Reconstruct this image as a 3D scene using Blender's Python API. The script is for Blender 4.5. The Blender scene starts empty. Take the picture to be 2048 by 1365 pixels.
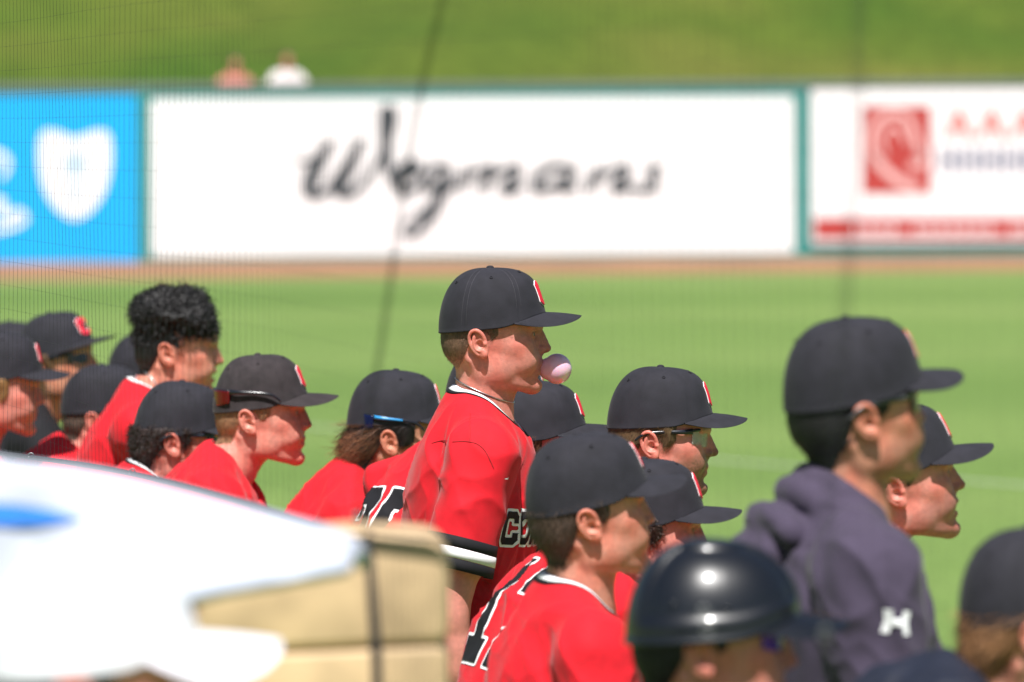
import bpy, math, random
import numpy as np
from mathutils import Vector, Matrix
from mathutils.bvhtree import BVHTree

# ------------------------------------------------------------------ camera, sky, sun, exposure
scn = bpy.context.scene
IMW, IMH, LENS = 2048.0, 1365.0, 200.0
FPX = LENS / 36.0 * IMW
CAMH = 2.0
PITCH = math.atan((682.5 - 247.0) / FPX)
ROLL = math.radians(0.28)
cam_d = bpy.data.cameras.new('camera'); cam = bpy.data.objects.new('camera', cam_d)
scn.collection.objects.link(cam); scn.camera = cam
cam_d.lens = LENS; cam_d.sensor_width = 36.0; cam_d.clip_start = 0.1; cam_d.clip_end = 3000
CAMM = Matrix.Translation((0, 0, CAMH)) @ Matrix.Rotation(math.pi / 2 - PITCH, 4, 'X') @ Matrix.Rotation(-ROLL, 4, 'Z')
cam.matrix_world = CAMM
FOCUS = 10.55
cam_d.dof.use_dof = True; cam_d.dof.focus_distance = FOCUS
cam_d.dof.aperture_fstop = 4.7; cam_d.dof.aperture_blades = 0

SUN_EL, SUN_AZ = math.radians(60), math.radians(182)   # azimuth measured from +Y towards +X: the sun stands behind the camera
world = bpy.data.worlds.new('World'); scn.world = world; world.use_nodes = True
wn = world.node_tree.nodes; wl = world.node_tree.links
sky = wn.new('ShaderNodeTexSky'); sky.sky_type = 'NISHITA'; sky.sun_disc = False
sky.sun_elevation = SUN_EL; sky.sun_rotation = SUN_AZ; sky.air_density = 1.0; sky.dust_density = 1.5
wl.new(sky.outputs[0], wn['Background'].inputs[0]); wn['Background'].inputs[1].default_value = 0.05
sun_d = bpy.data.lights.new('sun', 'SUN'); sun_d.energy = 5.0; sun_d.angle = math.radians(0.53); sun_d.color = (1.0, 0.975, 0.94)
sun = bpy.data.objects.new('sun', sun_d); scn.collection.objects.link(sun)
sdir = Vector((math.sin(SUN_AZ) * math.cos(SUN_EL), math.cos(SUN_AZ) * math.cos(SUN_EL), math.sin(SUN_EL)))
sun.rotation_euler = sdir.to_track_quat('Z', 'Y').to_euler()
scn.view_settings.view_transform = 'Standard'; scn.view_settings.look = 'None'
scn.view_settings.exposure = 0.7; scn.view_settings.gamma = 1.0
scn.render.engine = 'CYCLES'
scn.cycles.use_denoising = True
scn.cycles.max_bounces = 6; scn.cycles.transparent_max_bounces = 8
scn.cycles.caustics_reflective = False; scn.cycles.caustics_refractive = False

def ray(px, py):
    d = Vector(((px - IMW / 2) / FPX, (IMH / 2 - py) / FPX, -1.0))
    return (CAMM.to_3x3() @ d)
def at(px, py, D):
    d = ray(px, py); return Vector((0, 0, CAMH)) + d * (D / d.y)
def on_ground(px, py, z=0.0):
    d = ray(px, py); return Vector((0, 0, CAMH)) + d * ((z - CAMH) / d.z)

# ------------------------------------------------------------------ materials
def srgb(r, g, b):
    f = lambda c: c / 12.92 if c <= 0.04045 else ((c + 0.055) / 1.055) ** 2.4
    return (f(r / 255), f(g / 255), f(b / 255))
MATS = {}
def mat(name, col, rough=0.7, var=0.12, vscale=30.0, bump=0.0, bscale=400.0, spec=0.5, metal=0.0, sheen=0.0, coat=0.0,
        sss=0.0, attr=False, trans=0.0, alpha=1.0, coord='Object', stretch=None):
    if name in MATS: return MATS[name]
    m = bpy.data.materials.new(name); m.use_nodes = True; MATS[name] = m
    nt = m.node_tree; N = nt.nodes; L = nt.links; b = N['Principled BSDF']
    tc = N.new('ShaderNodeTexCoord'); src = tc.outputs[coord]
    if stretch:
        mp = N.new('ShaderNodeMapping'); mp.inputs['Scale'].default_value = stretch; L.new(src, mp.inputs['Vector']); src = mp.outputs[0]
    nz = N.new('ShaderNodeTexNoise'); nz.inputs['Scale'].default_value = vscale; nz.inputs['Detail'].default_value = 4
    L.new(src, nz.inputs['Vector'])
    mr = N.new('ShaderNodeMapRange'); mr.inputs['To Min'].default_value = 1 - var; mr.inputs['To Max'].default_value = 1 + var
    mr.inputs['From Min'].default_value = 0.3; mr.inputs['From Max'].default_value = 0.7
    L.new(nz.outputs[0], mr.inputs['Value'])
    mx = N.new('ShaderNodeMix'); mx.data_type = 'RGBA'; mx.blend_type = 'MULTIPLY'; mx.inputs[0].default_value = 1.0
    if attr:
        at_ = N.new('ShaderNodeAttribute'); at_.attribute_name = 'Col'; L.new(at_.outputs['Color'], mx.inputs['A'])
    else:
        mx.inputs['A'].default_value = (*col, 1)
    L.new(mr.outputs[0], mx.inputs['B']); L.new(mx.outputs['Result'], b.inputs['Base Color'])
    b.inputs['Roughness'].default_value = rough; b.inputs['Specular IOR Level'].default_value = spec; b.inputs['Metallic'].default_value = metal
    b.inputs['Sheen Weight'].default_value = sheen; b.inputs['Sheen Roughness'].default_value = 0.4
    b.inputs['Coat Weight'].default_value = coat; b.inputs['Coat Roughness'].default_value = 0.08
    b.inputs['Transmission Weight'].default_value = trans; b.inputs['Alpha'].default_value = alpha
    if sss:
        b.inputs['Subsurface Weight'].default_value = sss; b.inputs['Subsurface Radius'].default_value = (0.010, 0.0035, 0.0018); b.inputs['Subsurface Scale'].default_value = 0.5
    if bump:
        n2 = N.new('ShaderNodeTexNoise'); n2.inputs['Scale'].default_value = bscale; n2.inputs['Detail'].default_value = 2; L.new(src, n2.inputs['Vector'])
        bp = N.new('ShaderNodeBump'); bp.inputs['Strength'].default_value = bump; bp.inputs['Distance'].default_value = 0.001
        L.new(n2.outputs[0], bp.inputs['Height']); L.new(bp.outputs[0], b.inputs['Normal'])
    return m

M_skin = mat('skin', None, rough=0.52, var=0.10, vscale=110, bump=0.4, bscale=520, spec=0.4, sss=0.14, attr=True)
M_hair = mat('hair', None, rough=0.62, var=0.3, vscale=220, bump=0.6, bscale=500, spec=0.4, attr=True)
M_red = mat('red_jersey', srgb(204, 21, 36), rough=0.78, var=0.09, vscale=45, bump=0.6, bscale=750, spec=0.25, sheen=0.10)
M_black = mat('black_twill', srgb(26, 25, 29), rough=0.8, var=0.12, vscale=80, bump=0.3, bscale=900, spec=0.25)
M_cap = mat('cap_cloth', srgb(35, 34, 41), rough=0.82, var=0.22, vscale=38, bump=0.6, bscale=800, spec=0.3, sheen=0.05)
M_cap2 = mat('faded_cap_cloth', srgb(50, 44, 46), rough=0.85, var=0.25, vscale=45, bump=0.35, bscale=900, spec=0.25, sheen=0.05)
M_under = mat('cap_underside', srgb(40, 36, 40), rough=0.85, var=0.1)
M_stitch = mat('stitching', srgb(74, 71, 78), rough=0.8)
M_white = mat('white_twill', srgb(236, 236, 238), rough=0.7, var=0.04)
M_emb = mat('red_embroidery', srgb(226, 20, 52), rough=0.6, var=0.1, vscale=300, bump=0.3, bscale=1500)
M_eye = mat('eyeball', srgb(225, 215, 208), rough=0.15, var=0.03)
M_iris = mat('iris', srgb(46, 38, 34), rough=0.1, var=0.05)
M_dkplastic = mat('dark_plastic', srgb(24, 26, 34), rough=0.25, var=0.05)
M_gum = mat('bubble_gum', srgb(240, 196, 216), rough=0.18, var=0.04, vscale=90, bump=0.3, bscale=70, spec=0.5, sss=0.5, trans=0.15)
M_chain = mat('silver_chain', srgb(205, 205, 205), rough=0.3, metal=1.0)
M_pants = mat('grey_trousers', srgb(190, 190, 192), rough=0.8)
M_shoe = mat('black_shoe', srgb(30, 30, 32), rough=0.5)

# ------------------------------------------------------------------ mesh helpers
COL = scn.collection
def mk_mesh(name, V, F, smooth=True):
    """V (n,3) array; F (m,k) int array or list of such arrays"""
    me = bpy.data.meshes.new(name)
    V = np.asarray(V, np.float32); Fs = F if isinstance(F, list) else [F]
    Fs = [np.asarray(f, np.int32) for f in Fs if len(f)]
    me.vertices.add(len(V)); me.vertices.foreach_set('co', V.ravel())
    nl = sum(f.size for f in Fs); npo = sum(len(f) for f in Fs)
    me.loops.add(nl); me.loops.foreach_set('vertex_index', np.concatenate([f.ravel() for f in Fs]))
    me.polygons.add(npo)
    ls = []; o = 0
    for f in Fs:
        ls.append(o + np.arange(len(f)) * f.shape[1]); o += f.size
    me.polygons.foreach_set('loop_start', np.concatenate(ls).astype(np.int32))
    me.update(calc_edges=True)
    me.polygons.foreach_set('use_smooth', np.full(npo, smooth, bool))
    return me
def mk_obj(name, V, F, material, parent=None, base=None, smooth=True, col=None):
    """V in world metres; base = world location of the top-level empty"""
    V = np.asarray(V, np.float64)
    if base is not None: V = V - np.asarray(base)
    me = mk_mesh(name, V, F, smooth)
    if col is not None:
        a = me.color_attributes.new('Col', 'FLOAT_COLOR', 'POINT')
        c4 = np.ones((len(V), 4), np.float32); c4[:, :3] = col
        a.data.foreach_set('color', c4.ravel())
    o = bpy.data.objects.new(name, me); COL.objects.link(o)
    if material: me.materials.append(material)
    if parent: o.parent = parent
    return o
def thing(name, label, cat, loc=(0, 0, 0), group=None):
    o = bpy.data.objects.new(name, None); COL.objects.link(o); o.location = loc; o.empty_display_size = 0.1
    o['label'] = label; o['category'] = cat
    if group: o['group'] = group
    return o
def tag(o, label, cat, group=None):
    o['label'] = label; o['category'] = cat
    if group: o['group'] = group
    return o
def structure(o): o['kind'] = 'structure'; return o

class MB:                                                   # gathers simple shapes into one mesh
    def __init__(s): s.V = []; s.F = {}; s.n = 0
    def add(s, V, F):
        V = np.asarray(V, float); F = np.asarray(F, int)
        s.V.append(V); s.F.setdefault(F.shape[1], []).append(F + s.n); s.n += len(V)
    def box(s, c, size, R=None):
        c = np.asarray(c, float); h = np.asarray(size, float) / 2
        P = np.array([[x, y, z] for x in (-1, 1) for y in (-1, 1) for z in (-1, 1)], float) * h
        if R is not None: P = P @ np.asarray(R).T
        s.add(P + c, [[0, 1, 3, 2], [4, 6, 7, 5], [0, 4, 5, 1], [2, 3, 7, 6], [0, 2, 6, 4], [1, 5, 7, 3]])
    def tube(s, pts, rad, seg=8, closed=False, caps=True):
        V, F, T = tube_mesh(pts, rad, seg, closed, caps)
        s.V.append(V); s.F.setdefault(4, []).append(F + s.n)
        if len(T): s.F.setdefault(3, []).append(T + s.n)
        s.n += len(V)
    def out(s):
        return np.concatenate(s.V), [np.concatenate(v) for v in s.F.values()]
    def build(s, name, material, parent=None, base=None, smooth=False):
        V, F = s.out(); return mk_obj(name, V, F, material, parent, base, smooth)
def tube_mesh(pts, rad, seg=8, closed=False, caps=True):
    P = np.asarray(pts, float); n = len(P); rad = np.broadcast_to(np.asarray(rad, float), (n,))
    if closed: T = np.roll(P, -1, 0) - np.roll(P, 1, 0)
    else: T = np.gradient(P, axis=0)
    T /= np.linalg.norm(T, axis=1)[:, None] + 1e-12
    up = np.array([0, 0, 1.0]) if abs(T[:, 2]).mean() < 0.8 else np.array([1.0, 0, 0])
    A = np.cross(T, up); A /= np.linalg.norm(A, axis=1)[:, None] + 1e-12; B = np.cross(T, A)
    a = np.arange(seg) / seg * 2 * np.pi
    V = (P[:, None] + rad[:, None, None] * (np.cos(a)[None, :, None] * A[:, None] + np.sin(a)[None, :, None] * B[:, None])).reshape(-1, 3)
    m = n if closed else n - 1
    i = np.arange(m)[:, None] * seg; j = np.arange(seg)[None]; i2 = (np.arange(m)[:, None] + 1) % n * seg; j2 = (j + 1) % seg
    F = np.stack([i + j, i + j2, i2 + j2, i2 + j], -1).reshape(-1, 4)
    T3 = np.zeros((0, 3), int)
    if caps and not closed:
        V = np.concatenate([V, P[:1], P[-1:]]); c0 = n * seg; k = np.arange(seg); k2 = (k + 1) % seg; o = (n - 1) * seg
        T3 = np.concatenate([np.stack([np.full(seg, c0), k2, k], -1), np.stack([np.full(seg, c0 + 1), o + k, o + k2], -1)])
    return V, F, T3
def catmull(pts, n=8, closed=False):
    P = np.asarray(pts, float); out = []
    m = len(P); rng = range(m if closed else m - 1)
    for i in rng:
        g = (lambda k: P[k % m]) if closed else (lambda k: P[min(max(k, 0), m - 1)])
        p0, p1, p2, p3 = g(i - 1), g(i), g(i + 1), g(i + 2)
        for t in np.arange(n) / n:
            out.append(0.5 * (2 * p1 + (p2 - p0) * t + (2 * p0 - 5 * p1 + 4 * p2 - p3) * t * t + (3 * p1 - p0 - 3 * p2 + p3) * t ** 3))
    if not closed: out.append(P[-1])
    return np.array(out)
def sstep(a, b, x): t = np.clip((x - a) / (b - a), 0, 1); return t * t * (3 - 2 * t)
def Rz(a): c, s = math.cos(a), math.sin(a); return np.array([[c, -s, 0], [s, c, 0], [0, 0, 1.0]])
def Ry(a): c, s = math.cos(a), math.sin(a); return np.array([[c, 0, s], [0, 1.0, 0], [-s, 0, c]])
def Rx(a): c, s = math.cos(a), math.sin(a); return np.array([[1.0, 0, 0], [0, c, -s], [0, s, c]])
def euler(yaw, pitch=0, roll=0): return Rz(math.radians(yaw)) @ Ry(math.radians(pitch)) @ Rx(math.radians(roll))
def vnoise(P, scale, seed=0):
    """smooth value noise in 0..1 at points P"""
    Q = P * scale + seed * 17.31; I = np.floor(Q).astype(np.int64); f = Q - I; f = f * f * (3 - 2 * f); r = 0
    for dx in (0, 1):
        for dy in (0, 1):
            for dz in (0, 1):
                h = (I[:, 0] + dx) * 374761393 + (I[:, 1] + dy) * 668265263 + (I[:, 2] + dz) * 2147483647 + seed * 974711
                h = (h ^ (h >> 13)) * 1274126177; h = (h ^ (h >> 16)) & 0xFFFF
                w = (f[:, 0] if dx else 1 - f[:, 0]) * (f[:, 1] if dy else 1 - f[:, 1]) * (f[:, 2] if dz else 1 - f[:, 2])
                r = r + w * (h / 65535.0)
    return r

# ------------------------------------------------------------------ signed distance sculpting
def smin(a, b, k):
    h = np.clip(0.5 + 0.5 * (b - a) / k, 0, 1); return b * (1 - h) + a * h - k * h * (1 - h)
def smax(a, b, k): return -smin(-a, -b, k)
class Grid:
    def __init__(s, lo, hi, h):
        s.h = h; s.x = [np.arange(l, u + h, h, dtype=np.float32) for l, u in zip(lo, hi)]
        s.f = np.full([len(a) for a in s.x], 500, np.float32)
    def sl(s, lo, hi):
        r = []
        for a, l, u in zip(s.x, lo, hi):
            i0 = int(np.searchsorted(a, l)); i1 = int(np.searchsorted(a, u)); r.append(slice(max(i0 - 1, 0), min(i1 + 1, len(a))))
        return tuple(r)
    def xyz(s, sl): return s.x[0][sl[0]][:, None, None], s.x[1][sl[1]][None, :, None], s.x[2][sl[2]][None, None, :]
    def apply(s, fn, lo, hi, k, op='u'):
        pad = k + 3 * s.h; sl = s.sl([l - pad for l in lo], [u + pad for u in hi])
        if any(q.stop <= q.start for q in sl): return
        X, Y, Z = s.xyz(sl); d = fn(X, Y, Z); f = s.f[sl]
        s.f[sl] = smin(f, d, k) if op == 'u' else (smax(f, -d, k) if op == 's' else smax(f, d, k))
    def ell(s, c, r, k=5, op='u', R=None):
        c = np.asarray(c, float); r = np.asarray(r, float); m = r if R is None else np.full(3, r.max())
        def fn(X, Y, Z):
            x, y, z = X - c[0], Y - c[1], Z - c[2]
            if R is not None: x, y, z = [R[0][i] * x + R[1][i] * y + R[2][i] * z for i in range(3)]
            k0 = np.sqrt((x / r[0]) ** 2 + (y / r[1]) ** 2 + (z / r[2]) ** 2); k1 = np.sqrt((x / r[0] ** 2) ** 2 + (y / r[1] ** 2) ** 2 + (z / r[2] ** 2) ** 2)
            return k0 * (k0 - 1) / (k1 + 1e-6)
        s.apply(fn, c - m, c + m, k, op)
    def cap(s, a, b, r1, r2=None, k=5, op='u'):
        r2 = r1 if r2 is None else r2; a = np.asarray(a, float); b = np.asarray(b, float); ab = b - a; L2 = float(ab @ ab) + 1e-9; m = max(r1, r2)
        def fn(X, Y, Z):
            x, y, z = X - a[0], Y - a[1], Z - a[2]; t = np.clip((x * ab[0] + y * ab[1] + z * ab[2]) / L2, 0, 1)
            return np.sqrt((x - t * ab[0]) ** 2 + (y - t * ab[1]) ** 2 + (z - t * ab[2]) ** 2) - (r1 + (r2 - r1) * t)
        s.apply(fn, np.minimum(a, b) - m, np.maximum(a, b) + m, k, op)
    def path(s, pts, r, k=4, op='u'):
        r = np.broadcast_to(np.asarray(r, float), (len(pts),))
        for i in range(len(pts) - 1): s.cap(pts[i], pts[i + 1], r[i], r[i + 1], k, op)
    def mirror(s):
        s.f = np.concatenate([s.f[:, :0:-1], s.f], 1); s.x[1] = np.concatenate([-s.x[1][:0:-1], s.x[1]])
    def mesh(s, f=None):
        return surface_nets(s.f if f is None else f, np.array([a[0] for a in s.x]), s.h)
def surface_nets(f, org, h):
    f = np.pad(f, 1, constant_values=50.0); org = org - h
    S = f < 0; n = np.array(f.shape); cs = n - 1
    tot = int(cs.prod()); cells = []; poss = []; quads = []
    flat = lambda I: (I[:, 0] * cs[1] + I[:, 1]) * cs[2] + I[:, 2]
    for ax in range(3):
        s0 = [slice(None)] * 3; s1 = [slice(None)] * 3; s0[ax] = slice(0, -1); s1[ax] = slice(1, None); s0 = tuple(s0); s1 = tuple(s1)
        I = np.argwhere(S[s0] != S[s1]); J = I.copy(); J[:, ax] += 1
        f0 = f[tuple(I.T)]; f1 = f[tuple(J.T)]; t = f0 / (f0 - f1); P = I.astype(np.float64); P[:, ax] += t
        b, c = (ax + 1) % 3, (ax + 2) % 3; q = []
        for db, dc in ((0, 0), (1, 0), (1, 1), (0, 1)):
            K = I.copy(); K[:, b] -= db; K[:, c] -= dc; k = flat(K); cells.append(k); poss.append(P); q.append(k)
        q = np.stack(q, 1); ins = S[tuple(I.T)]; q[~ins] = q[~ins][:, ::-1]; quads.append(q)
    cells = np.concatenate(cells); poss = np.concatenate(poss); quads = np.concatenate(quads)
    u, inv = np.unique(cells, return_inverse=True); cnt = np.bincount(inv)
    V = np.stack([np.bincount(inv, poss[:, i]) / cnt for i in range(3)], 1)
    F = np.searchsorted(u, quads)
    return V * h + org, F
def relax(V, F, it=2, w=0.5):
    E = np.concatenate([F[:, [0, 1]], F[:, [1, 2]], F[:, [2, 3]], F[:, [3, 0]]]); n = len(V)
    cnt = np.bincount(E[:, 0], minlength=n) + np.bincount(E[:, 1], minlength=n) + 1e-9
    for _ in range(it):
        A = np.stack([np.bincount(E[:, 0], V[E[:, 1], i], n) + np.bincount(E[:, 1], V[E[:, 0], i], n) for i in range(3)], 1) / cnt[:, None]
        V = V + w * (A - V)
    return V
def vnormals(V, F):
    n = np.cross(V[F[:, 2]] - V[F[:, 0]], V[F[:, 3]] - V[F[:, 1]]); N = np.zeros_like(V)
    for k in range(4):
        for i in range(3): N[:, i] += np.bincount(F[:, k], n[:, i], len(V))
    return N / (np.linalg.norm(N, axis=1)[:, None] + 1e-12)

# ------------------------------------------------------------------ heads (built in millimetres; x forward, z up, origin between the ears)
def head_grid(h, mouth='closed', nose=1.0, jaw=1.0, chin=0.0, cheek=0.0, ztop=138.0):
    g = Grid((-100 if ztop < 150 else -112, 0, -185), (142, 98, ztop), h)
    X, Y, Z = g.xyz((slice(None),) * 3); z1 = g.x[2]
    def tab(pairs, sm=7.0):
        zz = np.arange(-200, 160, 1.0); v = np.interp(zz, [p[0] for p in pairs], [p[1] for p in pairs])
        k = np.exp(-0.5 * (np.arange(-15, 16) / sm * 1.6) ** 2); v = np.convolve(np.pad(v, 15, mode='edge'), k / k.sum(), 'valid')
        return np.interp(z1, zz, v)[None, None, :].astype(np.float32)
    xf = tab([(-110, 60), (-96, 84 + chin), (-88, 98 + chin), (-76, 105.5 + chin), (-63, 101.5 + chin * .5), (-50, 103), (-38, 106), (-26, 108), (-14, 105), (0, 102), (14, 101), (26, 105), (38, 109), (55, 106), (80, 96)])
    w = tab([(-110, 18), (-96, 34), (-86, 43 * jaw), (-70, 51 * jaw), (-50, 57 * jaw), (-25, 62 + cheek), (0, 66 + cheek), (20, 66), (45, 67), (80, 60)])
    pw = tab([(-110, 2.0), (-70, 2.05), (-30, 2.2), (0, 2.35), (40, 2.3), (80, 2.1)])
    xc = 22.0
    u = np.where(X > xc, (X - xc) / (xf - xc), (xc - X) / 55.0); v = np.abs(Y) / w
    r = (np.abs(u) ** pw + v ** pw) ** (1 / pw)
    d = (r - 1) * 0.8 * np.minimum(w, 70)
    jn = np.array([-0.30, -0.954]); d = smax(d, (X - 90) * jn[0] + (Z + 94) * jn[1] + 0 * Y, 14)
    d = smax(d, Z - 70 + 0 * X + 0 * Y, 25)
    sk = None
    g.f = d.astype(np.float32)
    g.ell((12, 0, 47), (89, 74, 83), 14)                       # skull
    g.ell((-24, 0, 6), (52, 60, 52), 14)                       # back of the head
    g.ell((58, 46, 0), (30, 15, 18), 16)                       # cheekbone
    g.ell((72, 37, -26), (26, 17, 24), 14)                    # cheek
    g.ell((20, 46, -42), (30, 13, 24), 18)                     # jaw angle
    g.ell((91 + chin, 0, -77), (14, 18, 13), 12)                # chin
    g.ell((101, 31, 20), (12, 15, 9), 9, 's')                  # eye socket
    g.cap((103, 8, 35), (86, 47, 37), 7.5, 6, 7)               # brow
    g.ell((82.5, 31.5, 20.5), (14.2, 14.6, 13.6), 3)           # lids
    g.ell((99.5, 31.5, 20.3), (9, 12.5, 3.6), 1.5, 's')
    g.ell((84, 31.5, 20.5), (11, 11, 11), 0.6, 's')
    # nose
    n = nose
    g.ell((102, 0, 2), (15, 14, 24), 7)
    g.path([(102, 0, 28), (104 + 2 * n, 0, 16), (107 + 4 * n, 0, 3), (110 + 4.5 * n, 0, -5)], [5.2, 6.0, 7.4, 8.4], 6)
    g.ell((112 + 4.5 * n, 0, -7), (9, 8.5, 7.5), 4)
    g.ell((106, 12, -9), (9.5, 6.5, 7.5), 4)
    g.ell((112, 6.5, -17), (5, 3.0, 3.4), 1.5, 's', R=Rz(-0.3))
    # mouth
    if mouth == 'purse':
        g.ell((104, 0, -35), (9, 15, 7), 7); g.ell((101.5, 0, -50), (9, 14, 7), 6); g.ell((114, 0, -43), (7, 9, 3.5), 2, 's')
    elif mouth == 'open':
        g.ell((102, 0, -30.5), (8.5, 24, 5), 5); g.ell((98, 0, -52), (8.5, 21, 6), 5); g.ell((105, 0, -41), (16, 22, 6), 2.5, 's')
        g.ell((92, 0, -37.5), (8, 20, 4), 1)
    else:
        g.ell((101, 0, -35), (8, 24, 5.2), 6); g.ell((99, 0, -47), (8.5, 21, 6), 6)
        g.path([(112, 0, -40.5), (107, 14, -41), (98, 25, -42)], [0.5, 0.5, 0.3], 1.6, 's')
    g.ell((107, 0, -62), (5, 16, 4), 6, 's')
    g.fskull = g.f.copy()
    # ear in its own tilted, flared frame
    E = np.array([-4.0, 70.5, 5.0]); Re = Rz(math.radians(24)) @ Rx(math.radians(-8)) @ Ry(math.radians(-14))
    def e(x, y, z): return E + Re @ np.array([x, y, z], float)
    g.ell(e(-1, 3, 0), (16, 4.6, 28), 3, R=Re)
    helix = [e(11, 4, 6), e(10, 6.5, 17), e(3, 9, 26), e(-7, 10, 26), e(-14.5, 10, 18), e(-17, 9.5, 5), e(-14.5, 8.5, -8), e(-8, 7.5, -19)]
    helix = catmull(helix, 4)
    g.path(list(helix), np.linspace(3.3, 3.0, len(helix)), 1.6)
    g.ell(e(-4, 10.5, 14), (8, 5, 8), 2.5, 's', R=Re)
    g.path(list(catmull([e(-5, 7, 18), e(-9, 8.5, 8), e(-10, 8.5, -3), e(-5, 8, -11), e(2, 7, -12.5)], 4)), 2.9, 2)   # antihelix
    g.ell(e(0, 9, -2), (8.0, 8.5, 8.5), 2, 's', R=Re)          # concha
    g.ell(e(10, 5, -1.5), (4.4, 3.6, 5), 2, R=Re)              # tragus
    g.ell(e(1.5, 6, -20), (8, 4.4, 8.6), 3, R=Re)              # lobe
    g.fhalf = None
    return g
_hg = {}
def make_head(P):
    """returns dict: skin V, F, colour; hair grid field. All in head millimetres."""
    h = P.get('h', 2.6); key = (h, P.get('mouth', 'closed'), P.get('nose', 1.0), P.get('jaw', 1.0), P.get('chin', 0.0), P.get('cheek', 0.0), P.get('ztop', 138.0))
    if key not in _hg:
        g = head_grid(*key); fs = np.concatenate([g.fskull[:, :0:-1], g.fskull], 1); g.mirror(); _hg[key] = (g.f.copy(), fs, [a.copy() for a in g.x])
    f, fs, xs = _hg[key]
    g = Grid((0, 0, 0), (1, 1, 1), h); g.x = xs; g.f = f.copy()
    nb = np.asarray(P.get('neck', (-16, 0, -150)), float)      # neck base in head space
    nt = np.array([2.0, 0, -18]); nr = P.get('neck_r', 54)
    g2 = Grid((0, 0, 0), (1, 1, 1), h); g2.x = xs; g2.f = fs.copy()
    for G in (g, g2):
        G.cap(nt, nb, nr - 3, nr + 2, 13)
        for s in (1, -1): G.cap((-22, s * 52, -26), nb + np.array([44, s * 14, -16]), 9, 10, 12)
    g.ell(nt * 0.35 + nb * 0.65 + np.array([48, 0, 0]), (9, 9, 13), 10)
    tR = P.get('tR', np.eye(3)); g.ell(nb + tR @ np.array([8, 0, -46]), (58, 84, 36), 16, R=tR)
    V, F = g.mesh(); V = relax(V, F, 1, 0.4)
    return V, F, g2
def skin_colour(V, P):
    x, y, z = V.T; ay = np.abs(y)
    tone = np.array(P.get('tone', srgb(222, 168, 146))); C = np.tile(tone, (len(V), 1))
    def mix(c, w): C[:] = C * (1 - w[:, None]) + np.asarray(c)[None] * w[:, None]
    red = tone * np.array([1.02, 0.66, 0.62])
    n1 = vnoise(V, 1 / 22.0, 3); n2 = vnoise(V, 1 / 6.0, 5); n3 = vnoise(V, 1 / 2.6, 9)
    mix(red, 0.55 * sstep(0.45, 0.8, n1))
    mix(red, 0.75 * np.exp(-((x - 118) ** 2 / 120 + (z + 6) ** 2 / 160 + ay ** 2 / 260)))            # nose
    ear = sstep(72, 80, ay) * sstep(-45, -25, x) * sstep(40, 20, x); mix(red, 0.62 * ear)
    mix(red, 0.4 * np.exp(-((x - 62) ** 2 / 900 + (z + 8) ** 2 / 500)) * sstep(30, 50, ay))           # cheek
    C *= (1 + 0.16 * (n2 - 0.5) + 0.20 * (n3 - 0.5))[:, None]; n5 = vnoise(V, 1 / 11.0, 13); mix(tone * np.array([1.0, 0.78, 0.74]), 0.5 * sstep(0.5, 0.85, n5))
    m = P.get('mouth', 'closed'); lip = np.array(P.get('lip', srgb(186, 92, 88)))
    if m == 'purse': lw = np.exp(-(((ay / 15) ** 4) + ((z + 43) / 12) ** 4)) * sstep(103, 109, x)
    elif m == 'open': lw = np.exp(-(((ay / 22) ** 4) + ((z + 41) / 15) ** 4)) * sstep(95, 102, x)
    else: lw = np.exp(-(((ay / 23) ** 4) + ((z + 41) / 10) ** 4)) * sstep(98, 104, x)
    mix(lip, 0.8 * lw)
    if m == 'open':
        iw = np.exp(-(((ay / 19) ** 4) + ((z + 43) / 5.0) ** 4)) * sstep(80, 90, x) * sstep(104, 100, x); mix(srgb(92, 34, 34), iw)
        tw = np.exp(-(((ay / 17) ** 4) + ((z + 38) / 2.6) ** 4)) * sstep(94, 98, x); mix(srgb(232, 222, 210), tw)
    hair = np.array(P.get('hair', srgb(96, 72, 56)))
    bw = np.exp(-((z - 38 - 3 * np.cos((ay - 28) / 14)) / 3.4) ** 4) * sstep(9, 15, ay) * sstep(56, 46, ay) * sstep(60, 70, x)
    mix(hair * 0.8, 0.85 * bw * (0.6 + 0.4 * n3))
    mix(hair * 0.4, 0.75 * np.exp(-((z - 23.5) / 1.6) ** 2) * sstep(17, 21, ay) * sstep(46, 42, ay) * sstep(88, 91, x))  # lashes
    b = P.get('beard', 0.0)
    if b:
        bd = sstep(-12, -30, z - 0.35 * (x - 60)) * sstep(2, 16, x) * sstep(-112, -92, z + 0.2 * x)
        mu = np.exp(-((z + 25) / 7) ** 4) * sstep(26, 20, ay) * sstep(98, 103, x)
        wgt = np.clip(bd + mu, 0, 1) * (1 - lw) * b; mix(hair * 0.7 + tone * 0.12, wgt * (0.55 + 0.5 * n3))
    return np.clip(C, 0.003, 0.95)

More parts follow.
